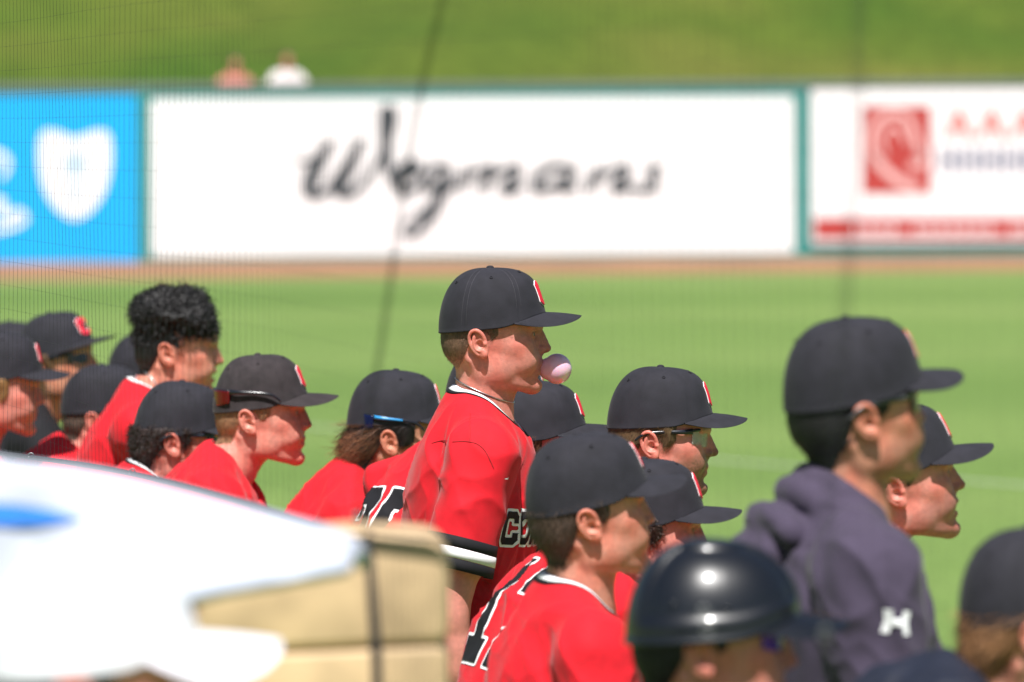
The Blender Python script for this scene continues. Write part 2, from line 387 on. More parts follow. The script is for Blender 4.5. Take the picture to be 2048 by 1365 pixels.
# ------------------------------------------------------------------ hair: a thin volume over the skull, with strands
def hair_mesh(g2, P, style):
    X, Y, Z = g2.xyz((slice(None),) * 3); f = g2.f; Y = np.abs(Y)
    t = style.get('t', 3.5)
    nape = style.get('nape', -42.0); side = style.get('side', 28.0)
    # hair line: in front of the ear down to a sideburn, round the ear, down the nape
    bz = style.get('burn', 8); front = np.where(Z > bz, side - 12 * sstep(bz + 14, bz, Z), -21.0 - style.get('slope', 0.42) * np.maximum(15 - Z, 0)) + 0 * X + 0 * Y
    m = X - front
    earcut = 17 - np.sqrt(((X + 3) / 1.1) ** 2 + ((Z - 2) / 1.55) ** 2 + 0 * Y); m = np.maximum(m, earcut)
    m = np.maximum(m, nape - Z + 0.10 * (X + 60))
    if 'top' in style: m = np.minimum(m, np.maximum(style['top'] - Z, X - style.get('tfront', 92)))
    th = t * (0.35 + 0.65 * sstep(nape, nape + 45, Z)) * (0.3 + 0.7 * sstep(0, -14, m))
    if style.get('capped', True): m = np.maximum(m, Z - 34 - 0.1 * (X + 83))
    if 'crown' in style: th = th + style['crown'] * sstep(style.get('cz0', 45), style.get('cz1', 112), Z + 0.18 * X) * sstep(4, -34, m)
    hf = np.maximum(f - th, m * 0.8); hf = np.maximum(hf, -(f + 8))
    hv, hF = g2.mesh(hf.astype(np.float32))
    if 'lump' in style:
        hv = relax(hv, hF, 2, 0.5); N = vnormals(hv, hF); a = style['lump']; b = style.get('lscale', 13.0); k = sstep(20, 60, hv[:, 2]) if not style.get('capped', True) else 1.0
        hv = hv + N * (a * (2 * vnoise(hv, 1 / b, 4) - 1 + 0.6 * (2 * vnoise(hv, 2.1 / b, 8) - 1)) * k)[:, None]
    return hv, hF
def strands(V, F, n, length, dirfn, width=0.5, curl=0.0, seg=2, seed=1, rise=0.35, curl_r=0.0, keep=None, jit=0.35):
    """blades growing from a surface; returns V, F(quads) and a per-vertex random value"""
    rng = np.random.default_rng(seed); A = V[F]; c = A.mean(1); nr = np.cross(A[:, 2] - A[:, 0], A[:, 3] - A[:, 1]); ar = np.linalg.norm(nr, axis=1) + 1e-9
    p = ar / ar.sum()
    if keep is not None: p = p * keep(c); p /= p.sum()
    idx = rng.choice(len(F), n, p=p); w = rng.dirichlet((1, 1, 1, 1), n); O = (A[idx] * w[..., None]).sum(1); N = nr[idx] / ar[idx][:, None]
    D = dirfn(O, N, rng); D = D + rng.normal(0, jit, D.shape); D -= (D * N).sum(1)[:, None] * N * 0.8; D /= np.linalg.norm(D, axis=1)[:, None] + 1e-9
    L = length * rng.uniform(0.6, 1.25, n); side = np.cross(D, N); side /= np.linalg.norm(side, axis=1)[:, None] + 1e-9
    ph = rng.uniform(0, 6.28, n); rows = []
    for k in range(seg + 1):
        t = k / seg; c0 = O + D * (L * t)[:, None] + N * (rise * L * t * (1 - 0.55 * t) + 0.2)[:, None]
        if curl_r: c0 = c0 + (side * np.cos(ph + curl * t)[:, None] + N * np.sin(ph + curl * t)[:, None]) * curl_r * min(1.0, t * 3)
        ww = width * (1 - 0.7 * t)
        rows.append(np.stack([c0 - side * ww / 2, c0 + side * ww / 2], 1))
    R = np.stack(rows, 1).reshape(n, -1, 3); m = R.shape[1]; base = np.arange(n)[:, None] * m
    q = np.concatenate([np.stack([base + 2 * k, base + 2 * k + 1, base + 2 * k + 3, base + 2 * k + 2], -1) for k in range(seg)], 1).reshape(-1, 4)
    return R.reshape(-1, 3), q, np.repeat(rng.uniform(0, 1, n), m)
def join(parts):
    V = []; F = []; C = []; o = 0
    for v, f, c in parts: V.append(v); F.append(np.asarray(f) + o); C.append(c); o += len(v)
    return np.concatenate(V), np.concatenate(F), np.concatenate(C)
def down_back(O, N, rng): return np.tile(np.array([-0.35, 0, -1.0]), (len(O), 1))

# ------------------------------------------------------------------ caps
def cap_ring(phi, C):
    c, s = np.cos(phi), np.sin(phi); e = 2 / 2.12
    x = 16 + 99.5 * np.sign(c) * np.abs(c) ** e; y = C.get('hw', 82.5) * np.sign(s) * np.abs(s) ** e
    z = 25 + 0.098 * (x + 83) + 17.5 * sstep(28, 118, x)
    return x, y, z
def cap_surface(phi, th, C):
    """phi round the head (0 = front), th 0 at the rim .. pi/2 at the button"""
    x0, y0, z0 = cap_ring(phi, C); front = 0.5 + 0.5 * np.cos(phi)
    fr = front ** 1.8; p = 2.75 - 0.15 * fr; q = 2.15 + 3.6 * fr; tap = 0.23 * fr
    top = C.get('top', 143.0); ax = 13.0
    rho = np.abs(np.cos(th)) ** (2 / p); hh = np.abs(np.sin(th)) ** (2 / q); rho = rho * (1 - tap * hh)
    # panel seams: shallow grooves; the panels swell a little between them
    k = (phi / (np.pi / 3)) % 1.0; dd = np.minimum(k, 1 - k) * (np.pi / 3) * 85 * rho
    g = -0.9 * np.exp(-(dd / 1.6) ** 2) + 1.3 * np.sin(np.pi * np.clip(k, 0, 1)) * rho * (1 - rho) * 2
    r = rho
    x = ax + (x0 - ax) * r; y = y0 * r; z = z0 + (top - z0) * hh
    lean = C.get('dent', 0.0)
    if lean: # soft crown: dents
        P = np.stack([x.ravel(), y.ravel(), z.ravel()], 1); n = (vnoise(P, 1 / 46.0, C.get('seed', 1)) - 0.5).reshape(x.shape)
        g = g + lean * n * np.clip(np.sin(2 * th), 0, 1) ** 0.7
    nx, ny, nz = (x - ax) / 100, y / 83, (z - 60) / 95; L = np.sqrt(nx ** 2 + ny ** 2 + nz ** 2) + 1e-6
    return np.stack([x + g * nx / L, y + g * ny / L, z + g * nz / L], -1)
def grid_faces(nu, nv, wrap):
    i = np.arange(nu if wrap else nu - 1)[:, None]; j = np.arange(nv - 1)[None]; i2 = (i + 1) % nu
    return np.stack([i * nv + j, i2 * nv + j, i2 * nv + j + 1, i * nv + j + 1], -1).reshape(-1, 4)
def cap_parts(C, fine=False):
    out = {}
    nu, nv = (216, 54) if fine else (120, 34)
    ph = np.arange(nu) / nu * 2 * np.pi; th = (np.linspace(0, 1, nv) ** 0.9) * np.pi / 2
    PH, TH = np.meshgrid(ph, th, indexing='ij'); S = cap_surface(PH, TH, C)
    # rolled rim below
    S0 = S[:, :1].copy(); c = np.array([16, 0, 0.0]); inn = S0 - c; inn[..., 2] = 0; inn /= np.linalg.norm(inn, axis=-1, keepdims=True)
    S = np.concatenate([S0 - inn * 4.0 + [0, 0, 6.0], S0 - inn * 3.6 + [0, 0, -2.0], S0 - inn * 1.2 + [0, 0, -3.2], S0 + inn * 0.5 + [0, 0, -1.6], S], 1)
    hem = S[:, 4:6]; out['crown'] = (S.reshape(-1, 3), grid_faces(nu, S.shape[1], True))
    # brim
    ns, nt = (61, 15) if fine else (41, 10)
    s = np.linspace(-1, 1, ns); pm = C.get('brim_phi', 1.16)
    a = s * np.pi / 2; ix, iy, iz = cap_ring(s * pm, C); ix = ix - 2; iz = iz - 1.5
    bl = C.get('brim_len', 66.0); arch = C.get('arch', 22.0); tip = C.get('tip', -9.5)
    oy = (C.get('hw', 82.5) + 0.5) * np.sign(np.sin(a)) * np.abs(np.sin(a)) ** 0.92; x_side = cap_ring(np.array([pm]), C)[0][0]
    ox = x_side + (115.5 + bl - x_side) * np.abs(np.cos(a)) ** 0.80
    zc = 63.5 + tip; oz = zc - (arch) * np.abs(oy / 83) ** 1.4
    zside = cap_ring(np.array([pm]), C)[2][0] - 1.5; oz = oz + (zside - (zc - arch)) * np.abs(s) ** 6
    t = np.linspace(0, 1, nt)[None, :]
    bx = ix[:, None] * (1 - t) + ox[:, None] * t; by = iy[:, None] * (1 - t) + oy[:, None] * t
    bz = iz[:, None] * (1 - t) + oz[:, None] * t + (1.5 * np.sin(np.pi * t))
    T = np.stack([bx, by, bz], -1); thk = 2.6 * np.minimum(1, (1 - t) * 6 + 0.25)[..., None] * np.array([0, 0, 1.0])
    B = T - thk; edge = (T[:, -1:] + B[:, -1:]) / 2 + np.stack([0.8 * np.cos(a), 0.8 * np.sin(a), 0 * a], -1)[:, None]
    G = np.concatenate([T, edge, B[:, ::-1]], 1)
    out['brim'] = (G.reshape(-1, 3), grid_faces(ns, G.shape[1], False)[:, ::-1])
    out['brim_top'] = (T, nt)
    # button
    u = np.arange(20) / 20 * 2 * np.pi; v = np.linspace(0, np.pi / 2, 7); U, Vv = np.meshgrid(u, v, indexing='ij')
    bt = np.stack([13 + 7.5 * np.cos(U) * np.cos(Vv) ** 0.8, 7.5 * np.sin(U) * np.cos(Vv) ** 0.8, C.get('top', 143.0) - 0.8 + 5 * np.sin(Vv)], -1)
    out['button'] = (bt.reshape(-1, 3), grid_faces(20, 7, True))
    # eyelets
    ey = []
    for k in range(6):
        p = np.pi / 3 * (k + 0.5); c0 = cap_surface(np.array([p]), np.array([0.86]), C)[0]; c1 = cap_surface(np.array([p + 0.02]), np.array([0.86]), C)[0]; c2 = cap_surface(np.array([p]), np.array([0.88]), C)[0]
        tu = (c1 - c0) / np.linalg.norm(c1 - c0); tv = c2 - c0; tv -= tu * (tu @ tv); tv /= np.linalg.norm(tv); nn = np.cross(tu, tv)
        if nn @ (c0 - np.array([13, 0, 50])) < 0: nn = -nn
        aa = np.arange(12) / 12 * 2 * np.pi
        ey.append(tube_mesh(c0 + nn * 0.9 + 2.6 * (np.cos(aa)[:, None] * tu + np.sin(aa)[:, None] * tv), 0.95, 6, True)[:2])
    out['eyelets'] = ey
    return out
def seam_stitches(C):
    mb = MB()
    for k in range(6):
        for off in (-1, 1):
            for tt in np.linspace(0.06, 1.32, 62):
                rho = max(np.cos(tt) ** 0.8, 0.12); p = np.pi / 3 * k + off * 4.2 / (85 * rho)
                a = cap_surface(np.array([p]), np.array([tt]), C)[0]; b = cap_surface(np.array([p]), np.array([tt + 0.010]), C)[0]
                n = a - np.array([13, 0, 55]); n /= np.linalg.norm(n); d = b - a; d /= np.linalg.norm(d); sd = np.cross(d, n)
                q = [a - sd * .35, a + sd * .35, a + sd * .35 + d * 1.5, a - sd * .35 + d * 1.5]
                mb.add(np.array(q) + n * 0.5, [[0, 1, 2, 3]])
    return mb

# ------------------------------------------------------------------ lettering laid on a surface
GLYPH = {
 'C': [[(0, 2), (2, 0), (8, 0), (10, 2), (10, 5), (7, 5), (7, 3), (3, 3), (3, 11), (7, 11), (7, 9), (10, 9), (10, 12), (8, 14), (2, 14), (0, 12)]],
 'O': [[(0, 2), (2, 0), (8, 0), (10, 2), (10, 12), (8, 14), (2, 14), (0, 12)], [(3, 3), (3, 11), (7, 11), (7, 3)]],
 'R': [[(0, 0), (3, 0), (3, 5), (5, 5), (7, 0), (10, 0), (8, 5.6), (10, 7.5), (10, 12), (8, 14), (0, 14)], [(3, 8), (3, 11), (7, 11), (7, 8)]],
 'N': [[(0, 0), (3, 0), (3, 8), (7, 0), (10, 0), (10, 14), (7, 14), (7, 6), (3, 14), (0, 14)]],
 'E': [[(0, 0), (10, 0), (10, 3), (3, 3), (3, 5.6), (8, 5.6), (8, 8.4), (3, 8.4), (3, 11), (10, 11), (10, 14), (0, 14)]],
 '@': [[(0, 14), (3, 14), (3.4, 9), (6.6, 9), (7, 14), (10, 14), (9.2, 7), (10, 0), (7, 0), (6.6, 5), (3.4, 5), (3, 0), (0, 0), (0.8, 7)]],
 '<': [[(0, 5), (10, 10), (8, 7), (9, 4), (3, 5)]],
 'L': [[(0, 0), (10, 0), (10, 4), (7, 4), (7, 3), (3, 3), (3, 14), (0, 14)]],
 '2': [[(0, 0), (10, 0), (10, 3), (4.5, 3), (10, 7), (10, 12), (8, 14), (2, 14), (0, 12), (0, 9.5), (3, 9.5), (3, 11), (7, 11), (7, 8), (0, 3)]],
 '5': [[(0, 2), (2, 0), (8, 0), (10, 2), (10, 7), (8, 9), (3, 9), (3, 11), (10, 11), (10, 14), (0, 14), (0, 6), (7, 6), (7, 3), (3, 3), (3, 4.5), (0, 4.5)]],
 '1': [[(1, 0), (9, 0), (9, 3), (6.6, 3), (6.6, 14), (4, 14), (1, 11.5), (1, 9.5), (3.5, 10.5), (3.5, 3), (1, 3)]],
 '7': [[(2.5, 0), (5.8, 0), (10, 11), (10, 14), (0, 14), (0, 10), (3, 10), (3, 11), (6.6, 11)]],
}
def poly_sd(P, polys):
    """signed distance (negative inside) of 2D points to polygons with holes"""
    d = np.full(len(P), 1e9); ins = np.zeros(len(P), bool)
    for poly in polys:
        Q = np.asarray(poly, float); n = len(Q)
        for i in range(n):
            a, b = Q[i], Q[(i + 1) % n]; e = b - a; w = P - a; t = np.clip((w @ e) / (e @ e), 0, 1); q = w - t[:, None] * e
            d = np.minimum(d, (q ** 2).sum(1))
            c = ((a[1] <= P[:, 1]) & (b[1] > P[:, 1])) | ((b[1] <= P[:, 1]) & (a[1] > P[:, 1]))
            with np.errstate(divide='ignore', invalid='ignore'):
                xx = a[0] + (P[:, 1] - a[1]) * e[0] / (e[1] if e[1] != 0 else 1e-9)
            ins ^= c & (P[:, 0] < xx)
    d = np.sqrt(d); return np.where(ins, -d, d)
def text_polys(txt, w, hgt, gap, slant=0.0):
    polys = []; x = 0.0
    for ch in txt:
        for p in GLYPH[ch]: polys.append([(x + a / 10 * w + slant * b / 14 * hgt, b / 14 * hgt) for a, b in p])
        x += w + gap
    return polys, x - gap
def decal(polys, lo, hi, cell, grow, project, off):
    """grid of small quads covering the glyphs grown by `grow`, projected on a surface by project(u, v) -> (pos, normal) or None"""
    u = np.arange(lo[0], hi[0] + cell, cell); v = np.arange(lo[1], hi[1] + cell, cell); U, Vv = np.meshgrid(u, v, indexing='ij')
    P = np.stack([U.ravel(), Vv.ravel()], 1); sd = poly_sd(P, polys).reshape(U.shape)
    keep = (sd < grow)
    # slide boundary points onto the outline so that the edges stay crisp
    gx, gy = np.gradient(sd, cell); 
    near = (sd >= grow) & (sd < grow + 1.5 * cell); U2 = U.copy(); V2 = Vv.copy(); gl = np.sqrt(gx ** 2 + gy ** 2) + 1e-6; sh = np.where(near, sd - grow, 0)
    U2 -= sh * gx / gl; V2 -= sh * gy / gl
    K = keep | near; cell_ok = K[:-1, :-1] & K[1:, :-1] & K[1:, 1:] & K[:-1, 1:] & (keep[:-1, :-1] | keep[1:, :-1] | keep[1:, 1:] | keep[:-1, 1:])
    idx = -np.ones(U.shape, int); pts = []; used = np.zeros(U.shape, bool)
    ii, jj = np.nonzero(cell_ok)
    for a, b in ((0, 0), (1, 0), (1, 1), (0, 1)): used[ii + a, jj + b] = True
    for i, j in np.argwhere(used):
        r = project(U2[i, j], V2[i, j])
        if r is None: continue
        idx[i, j] = len(pts); pts.append(np.asarray(r[0]) + off * np.asarray(r[1]))
    F = np.stack([idx[ii, jj], idx[ii + 1, jj], idx[ii + 1, jj + 1], idx[ii, jj + 1]], 1); F = F[(F >= 0).all(1)]
    return np.array(pts), F
def bvh_of(V, F): return BVHTree.FromPolygons([tuple(v) for v in V], [tuple(int(i) for i in f) for f in F])

def lens_shield(z0=21, hgt=40, x0=38, rx=66, ry=72, span=62, nosecut=True, split=False):
    n, m = 45, 9; a = np.radians(np.linspace(-span, span, n)); t = np.linspace(0, 1, m)
    top = hgt / 2 * (1 - 0.18 * (np.abs(a) / a.max()) ** 3); bot = -hgt / 2 * (1 - 0.45 * (np.abs(a) / a.max()) ** 2.5)
    if nosecut: bot = bot + 15 * np.exp(-(a / 0.19) ** 2)
    z = z0 + bot[:, None] + (top - bot)[:, None] * t[None]; x = x0 + rx * np.cos(a)[:, None] + 0 * z; y = ry * np.sin(a)[:, None] + 0 * z
    return np.stack([x, y, z], -1).reshape(-1, 3), grid_faces(n, m, False)

# ------------------------------------------------------------------ torsos, sleeves, arms, legs (torso frame in mm: origin at the neck base, x forward, z up the spine)
def unit(v): v = np.asarray(v, float); return v / np.linalg.norm(v)
def arm_pose(P, s):
    a = P.get('arm_r' if s < 0 else 'arm_l', P.get('arm', ((0.35, 0.15, -0.95), (0.9, -0.1, -0.3))))
    d1 = unit((a[0][0], s * a[0][1], a[0][2])); d2 = unit((a[1][0], s * a[1][1], a[1][2])); return d1, d2
def shoulder(P, s): return np.array([P.get('sh_x', -4.0), s * (P.get('bw', 1.0) * 172), -72.0])
def torso_mesh(P):
    h = P.get('th', 7.0); bw = P.get('bw', 1.0); L = P.get('sleeve', 235.0); hood = P.get('hood', False)
    lo = np.array([-230, -300 * bw, -430.0]); hi = np.array([230, 300 * bw, 70.0])
    for s in (-1, 1):
        d1, d2 = arm_pose(P, s); e = shoulder(P, s) + d1 * (L + 20)
        lo = np.minimum(lo, e - 85); hi = np.maximum(hi, e + 85)
    if P.get('clip_lo') is not None: lo = np.maximum(lo, P['clip_lo'])
    g = Grid(lo, hi, h)
    g.ell((6, 0, -205), (122, 168 * bw, 215), 20)
    g.ell((-38, 0, -150), (82, 150 * bw, 165), 30)
    g.ell((14, 0, -440), (122, 158 * bw, 260), 40)
    for s in (-1, 1):
        S = shoulder(P, s); d1, d2 = arm_pose(P, s)
        g.cap((-26, s * 18, 4), S + np.array([-6, -s * 6, 14]), 47, 52, 34)
        g.cap((24, s * 50, -60), S + np.array([14, -s * 16, -12]), 46, 50, 34)
        r0, r1 = (64, P.get('cuff_r', 74)) if not hood else (66, 60)
        end = S + d1 * L
        gs = Grid(lo, hi, h); gs.x = g.x
        g.cap(S, end, r0, r1, 26)
        def cut(X, Y, Z, end=end, d1=d1, S=S):      # square end of the sleeve
            return None
        pl = lambda X, Y, Z: (X - end[0]) * d1[0] + (Y - end[1]) * d1[1] + (Z - end[2]) * d1[2]
        a = end - 110; b = end + 110; sl = g.sl(a, b); X, Y, Z = g.xyz(sl); f = g.f[sl]; d = pl(X, Y, Z)
        x, y, z = X - S[0], Y - S[1], Z - S[2]; t = x * d1[0] + y * d1[1] + z * d1[2]
        rr = np.sqrt(np.maximum((x - t * d1[0]) ** 2 + (y - t * d1[1]) ** 2 + (z - t * d1[2]) ** 2, 0)); near = (rr < 100) & (t > L * 0.6)
        f = np.where(near, smax(f, d, 3), f)
        if not hood: f = np.where(near & (d > -42), smax(f, -(np.maximum(rr - (r1 - 7), -d - 40)), 2), f)
        g.f[sl] = f
    g.ell((34, 0, -70), (46, 70, 48), 26)
    # neck opening
    nd = unit(P.get('neck_dir', (0.12, 0, 1.0)))
    c0 = np.array([-2, 0, -10.0])
    g.cap(c0 + np.array([40, 0, -66]) , c0 + nd * 110 + np.array([4, 0, 0]), 42, 60, 8, 's')
    g.cap(c0 + np.array([0, 0, 2]) , c0 + nd * 120, 57, 64, 8, 's')
    for (pts, r, k, op) in P.get('folds', []): g.path([np.asarray(q, float) for q in pts], r, k, op)
    if hood:
        ring = [np.array([60 * math.cos(a) - 4, 70 * math.sin(a), 16 - 36 * math.cos(a) - 10 * (math.cos(a) > 0.5)]) for a in np.linspace(0.5, 2 * math.pi - 0.5, 15)]
        g.path(ring, 19, 8)
        ring2 = [np.array([74 * math.cos(a) - 12, 88 * math.sin(a), -10 - 40 * math.cos(a)]) for a in np.linspace(0.85, 2 * math.pi - 0.85, 15)]
        g.path(ring2, 20, 7)
        g.ell((-96, 0, -24), (48, 96, 30), 10, R=Ry(0.5)); g.ell((-118, 0, -62), (34, 78, 40), 12, R=Ry(0.3))
        g.path([(-112, -100, -10), (-146, -40, -26), (-146, 40, -26), (-112, 100, -10)], 5, 7, 's')
        g.path([(-50, -100, 12), (-88, -86, 16), (-112, -40, 14), (-112, 40, 14), (-88, 86, 16), (-50, 100, 12)], 6, 7, 's')
        g.path([(-30, -118, -30), (-80, -112, -52), (-120, -84, -84)], 5, 7, 's')
    V, F = g.mesh(); V = relax(V, F, 2, 0.5)
    N = vnormals(V, F)
    # cloth folds: stretched ridged noise, fading at hems
    wr = P.get('wrinkle', 3.2); sd = P.get('seed', 1)
    w = np.ones(len(V))
    for s in (-1, 1):
        S = shoulder(P, s); d1, _ = arm_pose(P, s); t = (V - S) @ d1; rr = np.linalg.norm(V - S - t[:, None] * d1, axis=1)
        onarm = (rr < 95) & (t > 0) & (np.abs(V[:, 1]) > 100 * bw); w = np.where(onarm, w * sstep(L - 64, L - 120, t), w)
    q = V @ Rx(0.5).T @ Ry(0.6).T * np.array([1.0, 1.0, 0.42]) / 1000
    n1 = 1 - np.abs(2 * vnoise(q, 11.0, sd) - 1); n2 = 1 - np.abs(2 * vnoise(q[:, [2, 0, 1]] * np.array([1, .5, 1]), 19.0, sd + 3) - 1)
    n3 = vnoise(V / 1000, 14.0, sd + 5) - 0.5
    n4 = 1 - np.abs(2 * vnoise(q @ Rz(0.8).T * np.array([1.0, 0.35, 1.0]), 30.0, sd + 7) - 1)
    disp = wr * (1.9 * (n1 ** 4 - 0.2) + 1.1 * (n2 ** 5 - 0.17) + 0.6 * (n4 ** 6 - 0.14) + 1.2 * n3) * w * sstep(60, -60, V[:, 2])
    V = V + N * disp[:, None]
    return warp(V, P), F
def warp(V, P):
    a = P.get('warp', 7.0); sd = P.get('seed', 1); q = V * np.array([1, 1, 0.6])
    return V + a * (np.stack([vnoise(q, 1 / 75.0, sd + 20 + i) for i in range(3)], 1) - 0.5) * np.array([2.0, 2.0, 0.8]) * sstep(30, -80, V[:, 2])[:, None]
def sleeve_ring(P, s, t0, t1, grow, n=56):
    """band round the sleeve between distances t0..t1 from its hem (mm)"""
    L = P.get('sleeve', 235.0); S = shoulder(P, s); d1, _ = arm_pose(P, s); A = unit(np.cross(d1, (0, 1, 0.2))); B = np.cross(d1, A)
    a = np.arange(n) / n * 2 * np.pi; rows = []
    for t, dr in ((t0, -1.5), (t0, grow), ((t0 + t1) / 2, grow), (t1, grow), (t1, -1.5)):
        q = L - t; r = 64 + (P.get('cuff_r', 74) - 64) * q / L + dr
        rows.append(S + d1 * q + r * (np.cos(a)[:, None] * A + np.sin(a)[:, None] * B))
    return warp(np.stack(rows, 1).reshape(-1, 3), P), grid_faces(n, 5, True)
def arm_mesh(P, s, h=4.5):
    S = shoulder(P, s); d1, d2 = arm_pose(P, s); E = S + d1 * 300; W = E + d2 * 265; side = unit(np.cross(d2, (0, 0, 1.0)) + 1e-6)
    up = np.cross(side, d2); pts = np.array([S, E, W, W + d2 * 200]); g = Grid(pts.min(0) - 90, pts.max(0) + 90, h)
    g.cap(S + d1 * 90, E, 49, 42, 8); g.ell(S + d1 * 170 + np.array([12, 0, 0]), (50, 48, 52), 20)
    g.cap(E, E + d2 * 90, 43, 44, 18); g.cap(E + d2 * 60, W, 43, 27, 14)
    pc = W + d2 * 45; g.cap(W, pc, 26, 24, 10)
    for k, ln in ((-1.5, 58), (-0.5, 74), (0.5, 80), (1.5, 70)):
        b = pc + side * k * 19 + d2 * 18; m = b + d2 * ln * 0.55 - up * 8; t = m + d2 * ln * 0.35 - up * 22
        g.cap(pc, b, 15, 11, 6); g.cap(b, m, 10, 9.5, 2); g.cap(m, t, 9.5, 8, 2)
    th = W + d2 * 20 - side * 30; g.cap(W + d2 * 8, th, 14, 12, 6); g.cap(th, th + d2 * 38 - side * 12 - up * 10, 11, 9, 3)
    return g.mesh()
def leg_mesh(hip_w, foot_w, h=14.0):
    """world millimetres; hip centre and ground points"""
    lo = np.minimum(hip_w, foot_w) - 260; hi = np.maximum(hip_w, foot_w) + 260; lo[2] = 0; g = Grid(lo, hi, h)
    g.ell(hip_w, (140, 150, 150), 20)
    return g

M_seam = mat('dark_red_seam', srgb(150, 12, 24), rough=0.8)
# ------------------------------------------------------------------ a whole person
PEOPLE = []
def person(P):
    D = P['D']; pos = np.array(at(P['px'][0], P['px'][1], D)) * 1000.0          # head origin, world mm
    R = euler(*P['head']); 
    nbw = np.asarray(P['neckbase'], float)                                      # neck base relative to the head origin, world mm
    tpos = pos + nbw; T = euler(P['torso'][0], P['torso'][1], P['torso'][2] if len(P['torso']) > 2 else 0)
    g0 = P.get('ground', 0.0); base = np.array([tpos[0] / 1000, tpos[1] / 1000, g0])
    root = thing('person', P['label'], 'person', base, P.get('group'))
    W = lambda V: V @ R.T / 1000 + pos / 1000                                   # head space -> world
    WT = lambda V: V @ T.T / 1000 + tpos / 1000                                 # torso space -> world
    rng = np.random.default_rng(P.get('seed', 1))
    ob = lambda n, V, F, m, par=root, **k: mk_obj(n, V, F, m, par, base, **k)
    # --- body: head, neck, upper chest and arms as one mesh
    Q = dict(P.get('face', {})); Q['neck'] = R.T @ nbw; Q['tR'] = R.T @ T; Q['hair'] = P.get('hair', srgb(96, 72, 56)); Q['h'] = P.get('h', 2.7)
    V, F, g2 = make_head(Q); Cc = skin_colour(V, Q); parts = [(W(V), F, Cc)]
    tone = np.array(Q.get('tone', srgb(222, 168, 146)))
    for s in P.get('arms', (-1,)):
        av, af = arm_mesh(P, s); n = vnoise(av, 1 / 25.0, 4)[:, None]
        parts.append((WT(av), af, np.clip(tone[None] * (0.92 + 0.16 * n) * np.array([1, 0.94, 0.92]), 0, 1)))
    v, f, c = join(parts); body = ob('body', v, f, M_skin, col=c)
    # --- eyes
    for s in (-1, 1):
        u = np.linspace(0, np.pi, 13); w = np.arange(20) / 20 * 2 * np.pi; U, Wv = np.meshgrid(w, u, indexing='ij')
        gz = math.radians(P.get('gaze', 0)); Er = Rz(gz)
        sph = np.stack([np.cos(Wv), np.sin(Wv) * np.cos(U), np.sin(Wv) * np.sin(U)], -1).reshape(-1, 3) * 12.2
        eo = ob('eye', W(sph @ Er.T + np.array([82.8, s * 31.5, 20.5])), grid_faces(20, 13, True), M_eye)
        m = 4; u2 = np.linspace(0, 0.50, 6); U, Wv = np.meshgrid(w, u2, indexing='ij')
        ir = np.stack([np.cos(Wv), np.sin(Wv) * np.cos(U), np.sin(Wv) * np.sin(U)], -1).reshape(-1, 3) * 12.6
        ob('iris', W(ir @ Er.T + np.array([82.8, s * 31.5, 20.5])), grid_faces(20, 6, True), M_iris, eo)
    # --- hair
    hs = P.get('hairstyle', {}); hc = np.array(P.get('hair', srgb(96, 72, 56)))
    hv, hf = hair_mesh(g2, P, hs)
    tips = np.array(P.get('tips', hc)); nn = vnoise(hv, 1 / 7.0, 2)[:, None]
    hb = hc[None] * (0.55 + 0.7 * nn); fd = (hs.get('fade', 0.0) * sstep(hs.get('nape', -42) + 34, hs.get('nape', -42) + 2, hv[:, 2]))[:, None]; hb = hb * (1 - fd) + tone[None] * 0.85 * fd; parts = [(hv, hf, hb)]
    for st in hs.get('strands', [dict(n=2600, length=7, rise=0.18)]):
        st = dict(st); dfn = st.pop('dir', down_back); tp = st.pop('tip', 0.0)
        sv, sf, sr = strands(hv, hf, dirfn=dfn, seed=P.get('seed', 1), **st)
        cc = hc[None] * (0.55 + 0.95 * sr[:, None])
        if tp: m = st.get('seg', 2) * 2 + 2; tt = np.tile(np.repeat(np.linspace(0, 1, m // 2), 2), len(sv) // m)[:, None] * tp; cc = cc * (1 - tt) + tips[None] * (0.5 + sr[:, None]) * tt
        parts.append((sv, sf, cc))
    v, f, c = join(parts); ob('hair', W(v), f, M_hair, col=np.clip(c, 0.002, 0.9))
    if P.get('necklace'):
        bt = bvh_of(V, F); nb = Q['neck']; ax = unit(nb - np.array([2.0, 0, -18])); c0 = nb - ax * P['necklace']; A = unit(np.cross(ax, (0, 1, 0))); B = np.cross(ax, A); R_ = []
        for a in np.arange(60) / 60 * 2 * np.pi:
            d = math.cos(a) * A + math.sin(a) * B; tilt = ax * (-22 * (d @ np.array([1, 0, 0])) * -1); o = c0 + tilt + d * 160; hit = bt.ray_cast(Vector(o), Vector(-d))
            if hit[0] is not None: R_.append(np.array(hit[0]) + d * 1.0)
        v, f, t = tube_mesh(np.array(R_), 1.1, 6, True); ob('necklace', W(v), f, M_chain)
    # --- head gear
    if P.get('helmet'): build_helmet(P, ob, W)
    elif P.get('cap', True): build_cap(P, ob, W)
    for gl in P.get('glasses', []): build_glasses(gl, ob, W)
    # --- clothes
    tv, tf = torso_mesh(P); hood = P.get('hood', False)
    top = ob('hoodie' if hood else 'jersey', WT(tv), tf, P.get('cloth', M_red))
    if not hood:
        for s in (-1, 1):
            band = P.get('bands', ((0, 21, M_black), (21, 41, M_white), (41, 62, M_black)))
            for t0, t1, m in band: 
                v, f = sleeve_ring(P, s, t0 + 0.3, t1 - 0.3, 1.0); ob('sleeve_stripe', WT(v), f, m, top)
        if P.get('collar', True): collar(P, ob, WT, tv, tf, top)
    for sm in P.get('seams', []): seam(sm, ob, WT, tv, tf, top)
    for dcl in P.get('decals', []): jersey_decal(dcl, ob, WT, tv, tf, top)
